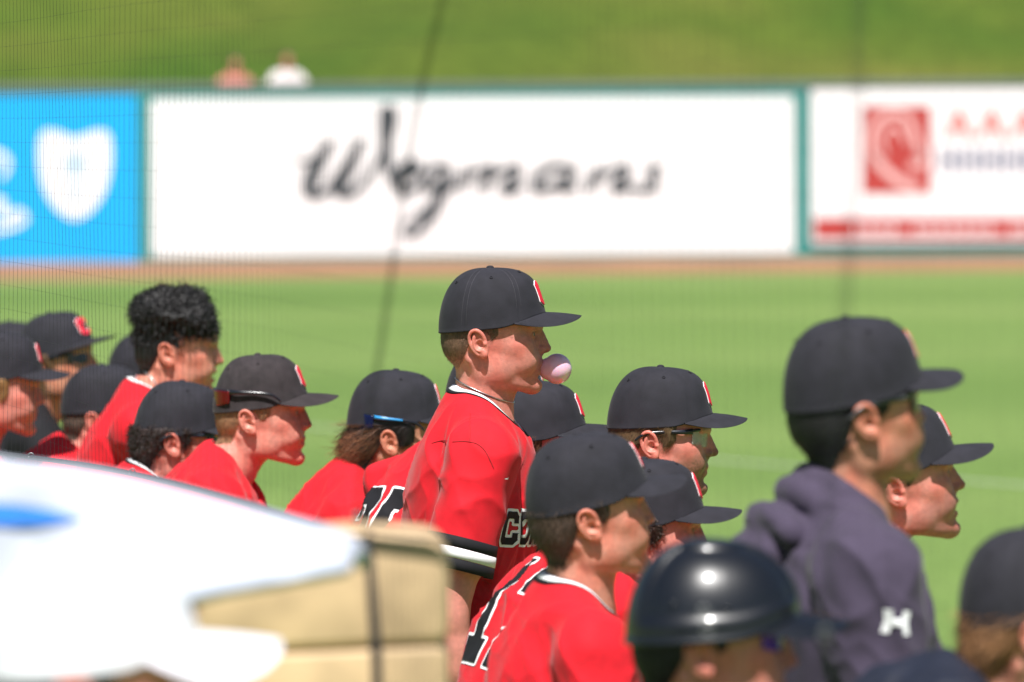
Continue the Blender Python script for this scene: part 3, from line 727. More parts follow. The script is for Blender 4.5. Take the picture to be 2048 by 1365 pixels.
    # --- trousers and shoes, out of the frame
    hip = tpos + T @ np.array([5, 0, -560.0]); g = Grid((hip[0] - 330, hip[1] - 330, g0 * 1000), (hip[0] + 330, hip[1] + 330, hip[2] + 170), 18.0)
    Tz = Rz(math.radians(P['torso'][0])); g.ell(hip, (135, 165, 150), 20, R=Tz)
    for s in (-1, 1):
        k = hip + Tz @ np.array([60, s * 100, -(hip[2] - g0 * 1000) * 0.48]); a = np.array([*(hip + Tz @ np.array([-20, s * 120, 0]))[:2], 95.0 + g0 * 1000])
        g.cap(hip + Tz @ np.array([0, s * 80, -40]), k, 92, 72, 30); g.cap(k, a, 70, 52, 20)
        sh = MB(); fx = Tz @ np.array([1.0, 0, 0])
        gs = Grid(a + np.array([-240, -240, -95]), a + np.array([240, 240, 40]), 12.0); gs.cap(a + fx * -20 + [0, 0, -52], a + fx * 150 + [0, 0, -60], 42, 34, 10); gs.cap(a + [0, 0, -40], a, 44, 50, 14)
        v, f = gs.mesh(); v[:, 2] = np.maximum(v[:, 2], 2 + g0 * 1000); ob('shoe', v / 1000, f, M_shoe)
    v, f = g.mesh(); ob('trousers', v / 1000, f, M_pants)
    PEOPLE.append((root, W, WT))
    return root, W, WT

_cap_cache = {}
def build_cap(P, ob, W):
    C = dict(P.get('capspec', {})); fine = P.get('fine', False); key = (tuple(sorted(C.items())), fine)
    if key not in _cap_cache: _cap_cache[key] = cap_parts(C, fine)
    cp = _cap_cache[key]; m = P.get('cap_mat', M_cap)
    ct = Ry(math.radians(P.get('cap_pitch', 0))); co = np.asarray(P.get('cap_off', (0, 0, 0)), float); Wc = lambda V: W(V @ ct.T + co)
    crown = ob('cap', Wc(cp['crown'][0]), cp['crown'][1], m)
    ob('brim', Wc(cp['brim'][0]), cp['brim'][1], m, crown)
    ob('button', Wc(cp['button'][0]), cp['button'][1], m, crown)
    if P.get('eyelets', True):
        for v, f in cp['eyelets']: ob('eyelet', Wc(v), f, m, crown)
    if fine:
        mb = seam_stitches(C); v, f = mb.out(); ob('stitching', Wc(v), f, M_stitch, crown, smooth=False)
        T, nt = cp['brim_top']; mb = MB()
        for j in (4, 6, 8, 10, 12, 13):
            for i in range(1, len(T) - 2, 1):
                a, b = T[i, j], T[i + 1, j]; d = b - a; w = np.array([-d[1], d[0], 0]); w = w / (np.linalg.norm(w) + 1e-9) * 0.3; up = np.array([0, 0, 0.35])
                mb.add([a + up - w, a + d * .6 + up - w, a + d * .6 + up + w, a + up + w], [[0, 1, 2, 3]])
        v, f = mb.out(); ob('stitching', Wc(v), f, M_stitch, crown, smooth=False)
    if not P.get('emblem', True): return
    bt = bvh_of(*cp['crown']); cell = 1.2 if fine else 1.8
    polys, wd = text_polys('C', 56, 43, 0)
    def proj(u, v):
        hit = bt.ray_cast(Vector((300, u - wd / 2, v + 74)), Vector((-1, 0, 0)))      # reads from the front
        return None if hit[0] is None else (hit[0], hit[1] if hit[1].x > 0 else -hit[1])
    for nm, grow, off, mm in (('emblem_border', 1.1, 0.1, M_white), ('emblem', 0.0, 1.7, M_emb)):
        v, f = decal(polys, (-6, -6), (wd + 6, 48), cell, grow, proj, off)
        o = ob(nm, Wc(v), f, mm, crown)
        so = o.modifiers.new('thick', 'SOLIDIFY'); so.thickness = 0.0018; so.offset = 0

def strip(pts, nrm, w, t=1.2):
    """flat bar along pts (mm) of height w along nrm"""
    P = np.asarray(pts, float); N = np.broadcast_to(np.asarray(nrm, float), P.shape); T = np.gradient(P, axis=0); T /= np.linalg.norm(T, axis=1)[:, None]
    S = np.cross(T, N); S /= np.linalg.norm(S, axis=1)[:, None] + 1e-9; w = np.broadcast_to(np.asarray(w, float), (len(P),))[:, None]
    R = np.stack([P - N * w / 2 - S * t, P + N * w / 2 - S * t, P + N * w / 2 + S * t, P - N * w / 2 + S * t], 1)
    n = len(P); i = np.arange(n - 1)[:, None] * 4; j = np.arange(4)[None]; F = np.stack([i + j, i + (j + 1) % 4, i + 4 + (j + 1) % 4, i + 4 + j], -1).reshape(-1, 4)
    F = np.concatenate([F, [[3, 2, 1, 0]], [[4 * n - 4, 4 * n - 3, 4 * n - 2, 4 * n - 1]]]); return R.reshape(-1, 3), F
def build_glasses(G, ob, W):
    tr = G.get('xf', lambda V: V); mf = G.get('frame', M_dkplastic); ml = G['lens']
    v, f = lens_shield(hgt=G.get('hgt', 38), z0=G.get('z', 20), x0=G.get('x0', 40), rx=G.get('rx', 66), ry=G.get('ry', 74), span=G.get('span', 62))
    z = G.get('z', 20); n = 45; m = 9
    g = ob('sunglasses', *(lambda s: (W(tr(s[0])), s[1]))(strip(v.reshape(n, m, 3)[:, -1], (0, 0, 1), 5, 1.4)), mf)
    lo = ob('lens', W(tr(v)), f, ml, g); so = lo.modifiers.new('thick', 'SOLIDIFY'); so.thickness = 0.0016
    for s in (-1, 1):
        e = v.reshape(n, m, 3)[0 if s < 0 else -1, -1]; ex = e[0]
        pts = catmull([e + [0, 0, -1], (ex - 22, s * (G.get('ry', 74) + 2), z + 12), (10, s * G.get('aw', 80), z + 10), (-20, s * G.get('aw', 80), z + 5), (-38, s * (G.get('aw', 80) - 4), z - 8)], 6)
        k = len(pts); sv, sf = strip(pts, (0, 0, 1), np.interp(np.arange(k), [0, k * .3, k], [11, 7.5, 5]), 1.6); ob('temple_arm', W(tr(sv)), sf, mf, g)
        if 'accent' in G:
            sv, sf = strip(pts[1:int(k * .55)], (0, 0, 1), np.linspace(7, 3.5, int(k * .55) - 1), 2.4); ob('temple_accent', W(tr(sv)), sf, G['accent'], g)
    return g
def collar(P, ob, WT, tv, tf, top):
    bt = bvh_of(tv, tf); nd = unit(P.get('neck_dir', (0.12, 0, 1.0)))
    th = np.linspace(-math.pi, math.pi, 97); rows = []
    def pt(a, off):
        rx = 62 + (16 if abs(a) < 1.2 else 0) * math.cos(a * 1.3) ** 2; rr = 61 + off
        x = rr * math.cos(a) * (P.get('vneck', 1.14) if math.cos(a) > 0 else 1.0) + 2; y = rr * math.sin(a)
        if math.cos(a) > 0: y *= (1 - 0.30 * math.cos(a) ** 2)
        o = Vector((x, y, 0)) + Vector(nd) * 150
        hit = bt.ray_cast(o, -Vector(nd)); return np.array(hit[0]) if hit[0] is not None else None
    def band(a0, a1, lift):
        R = []
        for a in th:
            r = [pt(a, a0), pt(a, (a0 + a1) / 2), pt(a, a1)]
            if any(q is None for q in r): return None
            R.append(r)
        R = np.array(R)
        for _ in range(5): R[1:-1] = 0.25 * R[:-2] + 0.5 * R[1:-1] + 0.25 * R[2:]
        u = np.array([0.0, 0, 1]); out = R - np.array([0, 0, -80]); out[..., 2] = np.maximum(out[..., 2] * 0.5, 20); out /= np.linalg.norm(out, axis=-1, keepdims=True)
        lo = R[:, :1] - out[:, :1] * 2; hi = R[:, -1:] - out[:, -1:] * 2
        G = np.concatenate([lo, R + out * lift, hi], 1); return G.reshape(-1, 3), grid_faces(len(th), 5, False)
    for a0, a1, m, l in P.get('collar_bands', ((0, 6.5, M_black, 3.0), (6.5, 16, M_white, 2.6), (16, 19, M_black, 2.2))):
        r = band(a0, a1, l)
        if r is not None: ob('collar_trim', WT(r[0]), r[1], m, top)
def jersey_decal(d, ob, WT, tv, tf, top):
    bt = bvh_of(tv, tf); polys, wd = text_polys(d['text'], d['w'], d['h'], d.get('gap', 4)); o0 = np.asarray(d['origin'], float)
    dirv = unit(d['dir']); uu = unit(d['u']); vv = unit(d['v']); reach = 400
    def proj(u, v):
        o = o0 + uu * u + vv * v - dirv * reach; hit = bt.ray_cast(Vector(o), Vector(dirv))
        if hit[0] is None: return None
        n = hit[1]; n = -n if n.dot(Vector(dirv)) > 0 else n; return hit[0], n
    for grow, off, m, nm in d.get('layers', ((5.0, 1.2, M_white, 'lettering_border'), (0.0, 2.2, M_black, 'lettering'))):
        v, f = decal(polys, (-8, -8), (wd + 8, d['h'] + 8), d.get('cell', 3.0), grow, proj, off)
        if len(f): ob(d.get('name', nm) if False else nm, WT(v), f, m, top)

def seam(pts, ob, WT, tv, tf, top, w=1.6, m=None, dirv=(0, 1, 0)):
    bt = bvh_of(tv, tf); C = catmull(np.asarray(pts, float), 10); d = Vector(dirv); R = []
    for x, z in C:
        hit = bt.ray_cast(Vector((x, 0, z)) - d * 400, d)
        if hit[0] is None: continue
        n = hit[1]; n = -n if n.dot(d) > 0 else n; R.append(np.array(hit[0]) + 0.7 * np.array(n))
    if len(R) < 3: return
    R = np.array(R); R[1:-1] = 0.25 * R[:-2] + .5 * R[1:-1] + .25 * R[2:]
    v, f, t = tube_mesh(R, w / 2, 6, False, False); ob('seam', WT(v), f, m or M_seam, top)

M_helm = mat('navy_helmet_gloss', srgb(14, 17, 24), rough=0.34, var=0.08, vscale=18, bump=0.12, bscale=90, spec=0.5, coat=0.3)
def build_helmet(P, ob, W):
    C = {'hw': 90.0, 'top': 152.0}; nu, nv = 120, 44; ph = np.arange(nu) / nu * 2 * np.pi; th = np.linspace(0, 1, nv) ** 0.9 * np.pi / 2
    PH, TH = np.meshgrid(ph, th, indexing='ij'); x0, y0, z0 = cap_ring(PH, C); x0 = 12 + (x0 - 12) * 1.06; z0 = z0 - 4
    rho = np.cos(TH) ** 0.86; hh = np.sin(TH) ** 0.93; x = 10 + (x0 - 10) * rho; y = y0 * 1.04 * rho; z = z0 + (143 - z0) * hh
    a = np.abs(PH - np.pi); lip = 5.0 * sstep(0.10, 0.14, TH / (np.pi / 2)) * sstep(0.8, 0.74, TH / (np.pi / 2)) * sstep(0.35, 0.42, np.abs(((PH + np.pi) % (2 * np.pi)) - np.pi)) * sstep(2.72, 2.60, np.abs(((PH + np.pi) % (2 * np.pi)) - np.pi))
    n = np.stack([(x - 10) / 100, y / 90, (z - 50) / 100], -1); n /= np.linalg.norm(n, axis=-1, keepdims=True) + 1e-9
    S = np.stack([x, y, z], -1) + n * (3.0 - lip[..., None])
    S0 = S[:, :1]; inn = (S0 - np.array([12, 0, 0])) * np.array([1, 1, 0]); inn /= np.linalg.norm(inn, axis=-1, keepdims=True)
    S = np.concatenate([S0 - inn * 9 + [0, 0, 8], S0 - inn * 8 + [0, 0, -5], S0 + inn * 1.0 + [0, 0, -6], S0 + inn * 2.2 + [0, 0, -2], S], 1)
    sh = ob('helmet', W(S.reshape(-1, 3)), grid_faces(nu, S.shape[1], True), M_helm)
    cp = cap_parts({'hw': 88.0, 'brim_len': 64.0, 'arch': 22.0, 'tip': -14.0}, False); v, f = cp['brim']; v = v * np.array([1.02, 1.0, 1.0]); ob('brim', W(v + np.array([2, 0, -3])), f, M_helm, sh)
    for s in (-1, 1):
        for xx, zz in ((20, 62), (-40, 66)):
            b = bvh_of(S.reshape(-1, 3), grid_faces(nu, S.shape[1], True)); hit = b.ray_cast(Vector((xx, s * 200, zz)), Vector((0, -s, 0)))
            c = np.array(hit[0]); aa = np.arange(14) / 14 * 2 * np.pi; v, f, t = tube_mesh(c + np.stack([6 * np.cos(aa), 0 * aa + s * 0.5, 6 * np.sin(aa)], 1), 1.2, 6, True); ob('vent_rim', W(v), f, M_dkplastic, sh)

# ------------------------------------------------------------------ the ball park behind
def grass_mat(name, c1, c2, c3, sc, sc2, stretch=None):
    m = bpy.data.materials.new(name); m.use_nodes = True; nt = m.node_tree; N = nt.nodes; L = nt.links; b = N['Principled BSDF']
    tc = N.new('ShaderNodeTexCoord'); mp = N.new('ShaderNodeMapping'); L.new(tc.outputs['Object'], mp.inputs[0])
    if stretch: mp.inputs['Scale'].default_value = stretch
    n1 = N.new('ShaderNodeTexNoise'); n1.inputs['Scale'].default_value = sc; n1.inputs['Detail'].default_value = 5; L.new(mp.outputs[0], n1.inputs['Vector'])
    n2 = N.new('ShaderNodeTexNoise'); n2.inputs['Scale'].default_value = sc2; n2.inputs['Detail'].default_value = 6; L.new(tc.outputs['Object'], n2.inputs['Vector'])
    r = N.new('ShaderNodeValToRGB'); r.color_ramp.elements[0].color = (*c1, 1); r.color_ramp.elements[0].position = 0.32; r.color_ramp.elements[1].color = (*c3, 1); r.color_ramp.elements[1].position = 0.70
    e = r.color_ramp.elements.new(0.5); e.color = (*c2, 1); L.new(n1.outputs[0], r.inputs[0])
    mr = N.new('ShaderNodeMapRange'); mr.inputs['From Min'].default_value = .3; mr.inputs['From Max'].default_value = .7; mr.inputs['To Min'].default_value = 0.8; mr.inputs['To Max'].default_value = 1.2; L.new(n2.outputs[0], mr.inputs[0])
    mx = N.new('ShaderNodeMix'); mx.data_type = 'RGBA'; mx.blend_type = 'MULTIPLY'; mx.inputs[0].default_value = 1; L.new(r.outputs[0], mx.inputs['A']); L.new(mr.outputs[0], mx.inputs['B']); L.new(mx.outputs['Result'], b.inputs['Base Color'])
    b.inputs['Roughness'].default_value = 0.75; b.inputs['Specular IOR Level'].default_value = 0.15
    bp = N.new('ShaderNodeBump'); bp.inputs['Strength'].default_value = 0.5; bp.inputs['Distance'].default_value = 0.03; L.new(n2.outputs[0], bp.inputs['Height']); L.new(bp.outputs[0], b.inputs['Normal'])
    return m
M_grass = grass_mat('outfield_grass', (.100, .168, .038), (.126, .196, .049), (.156, .222, .062), 0.13, 9.0, (0.4, 1.0, 1.0))
M_berm = grass_mat('berm_grass', (.038, .080, .008), (.068, .098, .012), (.108, .112, .021), 0.30, 3.0, (0.5, 0.5, 1.6))
M_track = mat('warning_track_dirt', (.26, .125, .06), rough=0.95, var=0.2, vscale=0.8)
M_teal = mat('teal_wall_padding', (.025, .22, .20), rough=0.6, var=0.08, vscale=2)
M_grey = mat('grey_green_cap_rail', (.13, .17, .15), rough=0.6)
M_bwhite = mat('white_banner', (.80, .80, .82), rough=0.55, var=0.02, vscale=1)
M_bblue = mat('blue_banner', (.002, .37, .80), rough=0.5, var=0.03, vscale=1)
M_bred = mat('red_print', (.40, .040, .036), rough=0.6)
M_bpink = mat('faded_red_print', (.62, .20, .18), rough=0.6)
M_bgrey = mat('blue_grey_print', (.22, .24, .33), rough=0.6)
M_ink = mat('dark_print', (.035, .045, .055), rough=0.6)
M_chalk = mat('chalk_line', (.40, .46, .32), rough=0.9, var=0.15, vscale=6)

def sheet(name, pts, m, z=None):
    P = np.array([tuple(p) for p in pts], float)
    if z is not None: P[:, 2] = z
    return mk_obj(name, P, np.array([list(range(len(P)))]), m, smooth=False)
A0 = np.array(on_ground(0, 526)); A1 = np.array(on_ground(2048, 513)); A0[2] = A1[2] = 0          # foot of the outfield wall
wd = (A1 - A0) / np.linalg.norm(A1 - A0); wn_ = np.array([wd[1], -wd[0], 0])                         # along the wall; towards the field
if wn_[1] > 0: wn_ = -wn_
def wall_uv(px, py):
    d = np.array(ray(px, py)); o = np.array([0, 0, CAMH]); t = ((A0 - o) @ wn_) / (d @ wn_); p = o + d * t; return (p - A0) @ wd, p[2]
def wp(u, z, out=0.0): return A0 + wd * u + wn_ * out + np.array([0, 0, z])
def slab(name, u0, u1, z0, z1, out0, out1, m, parent=None):
    V = [wp(u, z, o) for u in (u0, u1) for z in (z0, z1) for o in (out0, out1)]
    return mk_obj(name, V, np.array([[0, 1, 3, 2], [4, 6, 7, 5], [0, 4, 5, 1], [2, 3, 7, 6], [0, 2, 6, 4], [1, 5, 7, 3]]), m, parent, smooth=False)

T0 = np.array(on_ground(0, 562)); T1 = np.array(on_ground(2048, 541)); td = (T1 - T0) / np.linalg.norm(T1 - T0)
field = structure(sheet('outfield', [(-160, -30, 0), (160, -30, 0), T1 + wd * 150, T1, T0, T0 - wd * 150], M_grass, 0))
trk = structure(sheet('warning_track', [T0 - wd * 150, T0, T1, T1 + wd * 150, A1 + wd * 150 - wn_ * 3, A0 - wd * 150 - wn_ * 3], M_track, 0.0))
# the earth goes on beyond the park to the horizon
ter = structure(sheet('terrain', [(-2000, -500, 0), (2000, -500, 0), (2000, 2600, 0), (-2000, 2600, 0)], mat('far_ground', (.09, .11, .04), rough=0.95, vscale=0.05, var=0.3), -0.06))
p0 = np.array(on_ground(1430, 921)); p1 = np.array(on_ground(2048, 972)); fd = (p1 - p0) / np.linalg.norm(p1 - p0); fs = np.array([-fd[1], fd[0], 0]) * 0.03
fl = structure(sheet('foul_line', [p0 - fd * 30 - fs, p1 + fd * 25 - fs, p1 + fd * 25 + fs, p0 - fd * 30 + fs], M_chalk, 0.004))
# berm: a grass slope rising behind the wall, gently rolling
nu, nv = 90, 40; uu = np.linspace(-45, 60, nu); vv = np.linspace(0, 60, nv); rows = []
zt = wall_uv(1024, 168)[1]
for u in uu:
    for v in vv:
        z = 0.9 + v * 0.30 + 0.35 * math.sin(u * 0.21 + v * 0.17) * min(1, v / 6) + 0.2 * math.sin(u * 0.5 - v * 0.33) * min(1, v / 6)
        rows.append(wp(u, min(z, 15 + 0.02 * v), -0.5 - v))
berm = structure(mk_obj('grass_berm', rows, grid_faces(nu, nv, False), M_berm))
# wall with padding, rail and banners
wall = thing('outfield_wall', 'long teal padded outfield wall carrying the advertising banners', 'wall', A0)
def wslab(name, u0, u1, z0, z1, o0, o1, m, par):
    V = np.array([wp(u, z, o) for u in (u0, u1) for z in (z0, z1) for o in (o0, o1)]) - A0
    o = mk_obj(name, V, np.array([[0, 1, 3, 2], [4, 6, 7, 5], [0, 4, 5, 1], [2, 3, 7, 6], [0, 2, 6, 4], [1, 5, 7, 3]]), m, par, smooth=False); return o
ZT = wall_uv(1024, 178)[1]
uL = wall_uv(286, 350)[0]; uR = wall_uv(1606, 350)[0]
wslab('pad', -40, uL, -0.02, ZT, -0.25, 0, M_teal, wall); wslab('pad', uL + .004, uR, -0.02, ZT, -0.25, 0, M_teal, wall); wslab('pad', uR + .004, 60, -0.02, ZT, -0.25, -0.05, M_teal, wall)
wslab('top_rail', -40, 60, ZT, ZT + 0.10, -0.27, 0.02, M_grey, wall)
for x in (286, 1607):
    u = wall_uv(x, 350)[0]; wslab('post', u - 0.05, u + 0.05, 0.0, ZT - 0.003, 0.002, 0.06, M_teal, wall)
def banner(px0, px1, py0, py1, m, label, out=0.003):
    u0, z1 = wall_uv(px0, py0); u1, z0 = wall_uv(px1, py1); t = thing('advertising_banner', label, 'banner', wp(u0, z0)); b = wp(u0, z0)
    V = np.array([wp(u, z, o) for u in (u0, u1) for z in (z0, z1) for o in (out, out + 0.012)]) - b
    mk_obj('sheet', V, np.array([[0, 1, 3, 2], [4, 6, 7, 5], [0, 4, 5, 1], [2, 3, 7, 6], [0, 2, 6, 4], [1, 5, 7, 3]]), m, t, smooth=False)
    return t, b
def ribbon(par, b, strokes, m, name, out=0.022, stretch=False):
    """calligraphic strokes: lists of (px, py, width in px) in the photograph's measure, laid flat on the wall"""
    for st in strokes:
        st = np.array(st, float)
        if stretch: st[:, 0] = np.where(st[:, 0] > 905, 905 + (st[:, 0] - 905) * 1.5, st[:, 0]); st[:, 0] += np.where(st[:, 0] > 905, 0.38, 0.12 * (st[:, 0] > 786)) * (375 - st[:, 1])
        C = catmull(st, 10); P = np.array([wall_uv(x, y) for x, y, w in C]); k = 7.25e-3
        T = np.gradient(P, axis=0); T /= np.linalg.norm(T, axis=1)[:, None] + 1e-9; Nn = np.stack([-T[:, 1], T[:, 0]], 1); W = C[:, 2:3] * k / 2 * (1.3 if stretch else 1.0)
        a = P + Nn * W; c = P - Nn * W; n = len(P)
        V = np.array([wp(u, z, out) for u, z in a] + [wp(u, z, out) for u, z in c]) - b; i = np.arange(n - 1)
        mk_obj(name, V, np.stack([i, i + 1, n + i + 1, n + i], 1), m, par, smooth=False)
def flat(par, b, poly, m, name, out=0.020):
    P = [wall_uv(x, y) for x, y in poly]; V = np.array([wp(u, z, out) for u, z in P]) - b
    return mk_obj(name, V, np.array([list(range(len(V)))]), m, par, smooth=False)
bt_, bb = banner(-700, 276, 196, 524, M_bblue, 'bright blue banner with a white shield at the far left of the wall')
sh = catmull([(84, 268), (112, 264), (150, 276), (188, 264), (216, 268), (222, 320), (210, 380), (182, 422), (150, 438), (118, 422), (90, 380), (78, 320)], 6, True)
flat(bt_, bb, sh, M_bwhite, 'shield')
M_sb = mat('pale_blue_print', (.45, .66, .82), rough=0.6)
ribbon(bt_, bb, [[(150, 290, 16), (150, 340, 20), (150, 410, 12)], [(118, 332, 16), (150, 326, 18), (182, 332, 16)]], M_sb, 'shield_mark', 0.024)
# letters cut off by the edge of the picture
ribbon(bt_, bb, [[(-60, 310, 16), (-30, 306, 16), (4, 312, 14), (14, 330, 12), (2, 356, 10)], [(-30, 420, 16), (0, 402, 16), (8, 436, 14), (36, 424, 12), (48, 440, 12), (14, 456, 12), (-20, 460, 14)]], M_bwhite, 'lettering')
wt_, wb = banner(302, 1588, 200, 505, M_bwhite, 'large white banner with dark handwritten lettering at the middle of the wall')
ribbon(wt_, wb, [
    [(585, 322, 6), (620, 322, 9), (652, 300, 14), (662, 285, 14)], [(662, 280, 12), (640, 320, 22), (620, 365, 26), (622, 388, 20), (650, 385, 14), (690, 330, 10), (722, 280, 10)],
    [(725, 275, 12), (702, 325, 22), (680, 368, 26), (686, 388, 20), (715, 380, 14), (755, 325, 12), (782, 262, 14), (782, 226, 20), (768, 228, 18), (772, 290, 20), (778, 340, 16), (792, 372, 12), (806, 366, 10)],
    [(790, 362, 12), (815, 352, 14), (830, 335, 16), (815, 325, 14), (795, 350, 18), (798, 380, 18), (825, 382, 14), (848, 358, 10)],
    [(886, 340, 12), (865, 333, 14), (848, 358, 16), (858, 378, 14), (880, 362, 12), (892, 335, 14), (882, 395, 20), (862, 440, 20), (838, 470, 14), (818, 462, 10), (838, 430, 8), (880, 400, 8), (912, 360, 8)],
    [(918, 335, 16), (912, 380, 18)], [(914, 360, 10), (940, 335, 12), (950, 345, 16), (942, 382, 18)], [(945, 362, 10), (972, 335, 12), (984, 345, 16), (976, 382, 18), (1000, 375, 10)],
    [(1056, 340, 12), (1030, 333, 14), (1012, 358, 17), (1024, 382, 16), (1048, 362, 12)], [(1060, 335, 14), (1050, 375, 18), (1072, 376, 10)],
    [(1092, 335, 16), (1086, 382, 18)], [(1090, 360, 10), (1118, 335, 12), (1130, 346, 16), (1122, 378, 18), (1150, 374, 9)],
    [(1175, 335, 12), (1160, 340, 14), (1168, 358, 16), (1172, 376, 16), (1150, 382, 12)],
], M_ink, 'lettering', stretch=True)
rt_, rb = banner(1622, 2700, 180, 482, M_bwhite, 'white banner with a red square emblem and red bottom stripe at the right')
flat(rt_, rb, [(1724, 388), (1862, 388), (1862, 212), (1724, 212)], M_bred, 'emblem_square')
M_bsw = mat('pale_red_print', (.72, .45, .44), rough=0.6)
ribbon(rt_, rb, [[(1750, 330, 12), (1740, 290, 13), (1750, 248, 13), (1785, 226, 13), (1818, 240, 13), (1832, 280, 13), (1848, 320, 13)],
    [(1745, 312, 18), (1775, 345, 18), (1808, 368, 18), (1838, 376, 14)], [(1770, 310, 7), (1764, 280, 8), (1778, 256, 8), (1798, 258, 8), (1812, 285, 8)],
    [(1818, 330, 14), (1838, 333, 14), (1846, 312, 12), (1830, 302, 10)]], M_bsw, 'emblem_swirl', 0.024)
for x in (1892, 1958, 2024, 2090, 2156):
    ribbon(rt_, rb, [[(x, 278, 13), (x + 12, 250, 13), (x + 24, 220, 13)], [(x + 24, 220, 15), (x + 36, 250, 17), (x + 48, 278, 15)], [(x + 8, 258, 8), (x + 40, 258, 8)]], M_bpink, 'lettering')
for x in range(1884, 2500, 42):
    ribbon(rt_, rb, [[(x, 346, 12), (x, 296, 12)], [(x, 320, 9), (x + 24, 320, 9)], [(x + 24, 346, 12), (x + 24, 296, 12)]], M_bgrey, 'lettering')
flat(rt_, rb, [(1628, 478), (2690, 478), (2690, 436), (1628, 436)], M_bred, 'bottom_stripe')
for x in range(1712, 2500, 24):
    if (x // 24) % 8 == 3: continue
    ribbon(rt_, rb, [[(x, 470, 5), (x, 450, 5)], [(x, 460, 4), (x + 12, 458, 4), (x + 12, 470, 4)]], M_bwhite, 'stripe_lettering', 0.026)

# ------------------------------------------------------------------ the players
GRP = 'baseball players watching from the dugout rail'
BR, DK, BL, LB = srgb(84, 62, 48), srgb(30, 24, 24), srgb(150, 112, 70), srgb(120, 88, 62)
T_pink, T_fair, T_tan, T_warm = srgb(206, 138, 124), srgb(212, 148, 132), srgb(198, 138, 114), srgb(206, 142, 122)
LEAN = ((0.75, 0.25, -0.65), (0.8, -0.5, 0.1))
M_lens_dark = mat('dark_lens', srgb(18, 22, 20), rough=0.08, var=0.02, coat=0.6)
M_lens_red = mat('red_mirror_lens', srgb(120, 20, 28), rough=0.08, metal=0.6)
M_lens_purple = mat('purple_mirror_lens', srgb(96, 48, 190), rough=0.1, metal=0.5)
M_lens_clear = mat('clear_lens', srgb(205, 210, 205), rough=0.08, alpha=0.35)
M_lens_blue = mat('blue_mirror_lens', srgb(16, 30, 90), rough=0.08, metal=0.5)
M_cyan = mat('cyan_plastic', srgb(40, 150, 220), rough=0.3)
M_hood = mat('charcoal_fleece', srgb(68, 60, 77), rough=0.9, var=0.08, vscale=40, bump=0.3, bscale=500, spec=0.2, sheen=0.1)
M_navy = mat('navy_nylon', srgb(28, 32, 46), rough=0.55, var=0.12, vscale=30, spec=0.4)
def back_glasses(V):                        # worn back to front, above the rim of the cap
    return V @ np.diag([-1.0, 1.0, 1.0]) * np.array([0.98, 1.10, 1]) + np.array([24, 0, 34.0])
NUM = lambda t, w=88, h=190, o=(0, 0, 0), **k: dict(text=t, w=w, h=h, gap=22, cell=4.0, origin=np.array([0, 0, -330.0]) + np.asarray(o, float) + np.array([0, (len(t) * (w + 22) - 22) / 2, 0]), u=(0, -1, 0), v=(0, 0, 1), dir=(1, 0, 0),
      layers=((5.5, 1.2, M_white, 'number_border'), (0.0, 2.4, M_black, 'number')), **k)
CURLS = [dict(n=1500, length=16, width=2.2, curl=9, seg=7, curl_r=4.5, rise=0.4, jit=0.9), dict(n=900, length=9, width=1.2, curl=6, seg=5, curl_r=3, rise=0.8, jit=1.2)]

person(dict(label='tall player in a red jersey and black cap blowing a large pink bubble', px=(967, 690), D=10.55, head=(0, 0, 0), neckbase=(0, 8, -126), torso=(-2, 8, 0), group=GRP,
    face=dict(mouth='purse', tone=T_pink, beard=0.14), h=1.7, fine=True, th=4.5, sh_x=14, wrinkle=3.8, seed=4, neck_dir=(0.16, 0, 1.0), hair=srgb(112, 86, 68), arms=(-1, 1), necklace=42,
    arm_r=((-0.10, 0.12, -1.0), (0.25, -0.1, -0.95)), arm_l=((0.3, 0.16, -0.95), (0.6, -0.2, -0.8)), sleeve=214, cuff_r=67,
    hairstyle=dict(t=2.4, fade=0.75, strands=[dict(n=9000, length=5.5, rise=0.12, width=0.45, keep=lambda c: 0.25 + 0.75 * sstep(-42, 0, c[:, 2]))]),
    folds=[([(-95, -128, -120), (-96, -150, -190), (-92, -165, -270)], [3, 8, 4], 9, 's'), ([(42, -165, -120), (46, -165, -190), (46, -165, -290)], [3, 8, 5], 9, 's'),
           ([(92, -100, -130), (108, -90, -230), (100, -90, -330)], [2, 6, 3], 9, 's')],
    seams=[[(-84, -64), (-60, -54), (-11, -44), (17, -54), (39, -85)], [(-11, -44), (-14, -20), (-20, 2)]],
    decals=[dict(text='CORNELL', w=40, h=62, gap=6, origin=(0, -150, -228), u=(0, 1, 0), v=(0, 0, 1), dir=(-1, 0, 0), cell=2.5), dict(text='<', w=9, h=9, origin=(58, 0, -106), u=(1, 0, 0), v=(0, 0, 1), dir=(0, 1, 0), cell=1.0, layers=((0.0, 1.5, M_white, 'maker_mark'),))]))

person(dict(label='blond player at the left edge, face cut off by the frame', px=(-16, 790), D=13.4, head=(6, 4, 0), neckbase=(-40, 0, -112), torso=(0, 14, 0), group=GRP, seed=11,
    face=dict(tone=T_pink, nose=0.9, cheek=2), hair=BL, hairstyle=dict(t=8, burn=-8, side=38, nape=-60, strands=[dict(n=2500, length=20, rise=0.2, width=0.8, seg=3)]), arm=LEAN, wrinkle=4.0, cap_off=(0, 0, 8)))
person(dict(label='player in a black shirt, cap tipped up, wearing dark sunglasses at far left', px=(108, 738), D=14.6, head=(-20, -9, 4), neckbase=(-40, 20, -115), torso=(10, 20, 0), group=GRP, seed=12,
    face=dict(tone=T_tan), hair=LB, hairstyle=dict(t=8, burn=-6, side=34, nape=-55, strands=[dict(n=1800, length=16, rise=0.25, width=0.9, seg=3)]), cloth=M_black, bands=(), collar=False, arm=LEAN, capspec=dict(arch=12.0, tip=-4.0),
    glasses=[dict(lens=M_lens_dark)]))
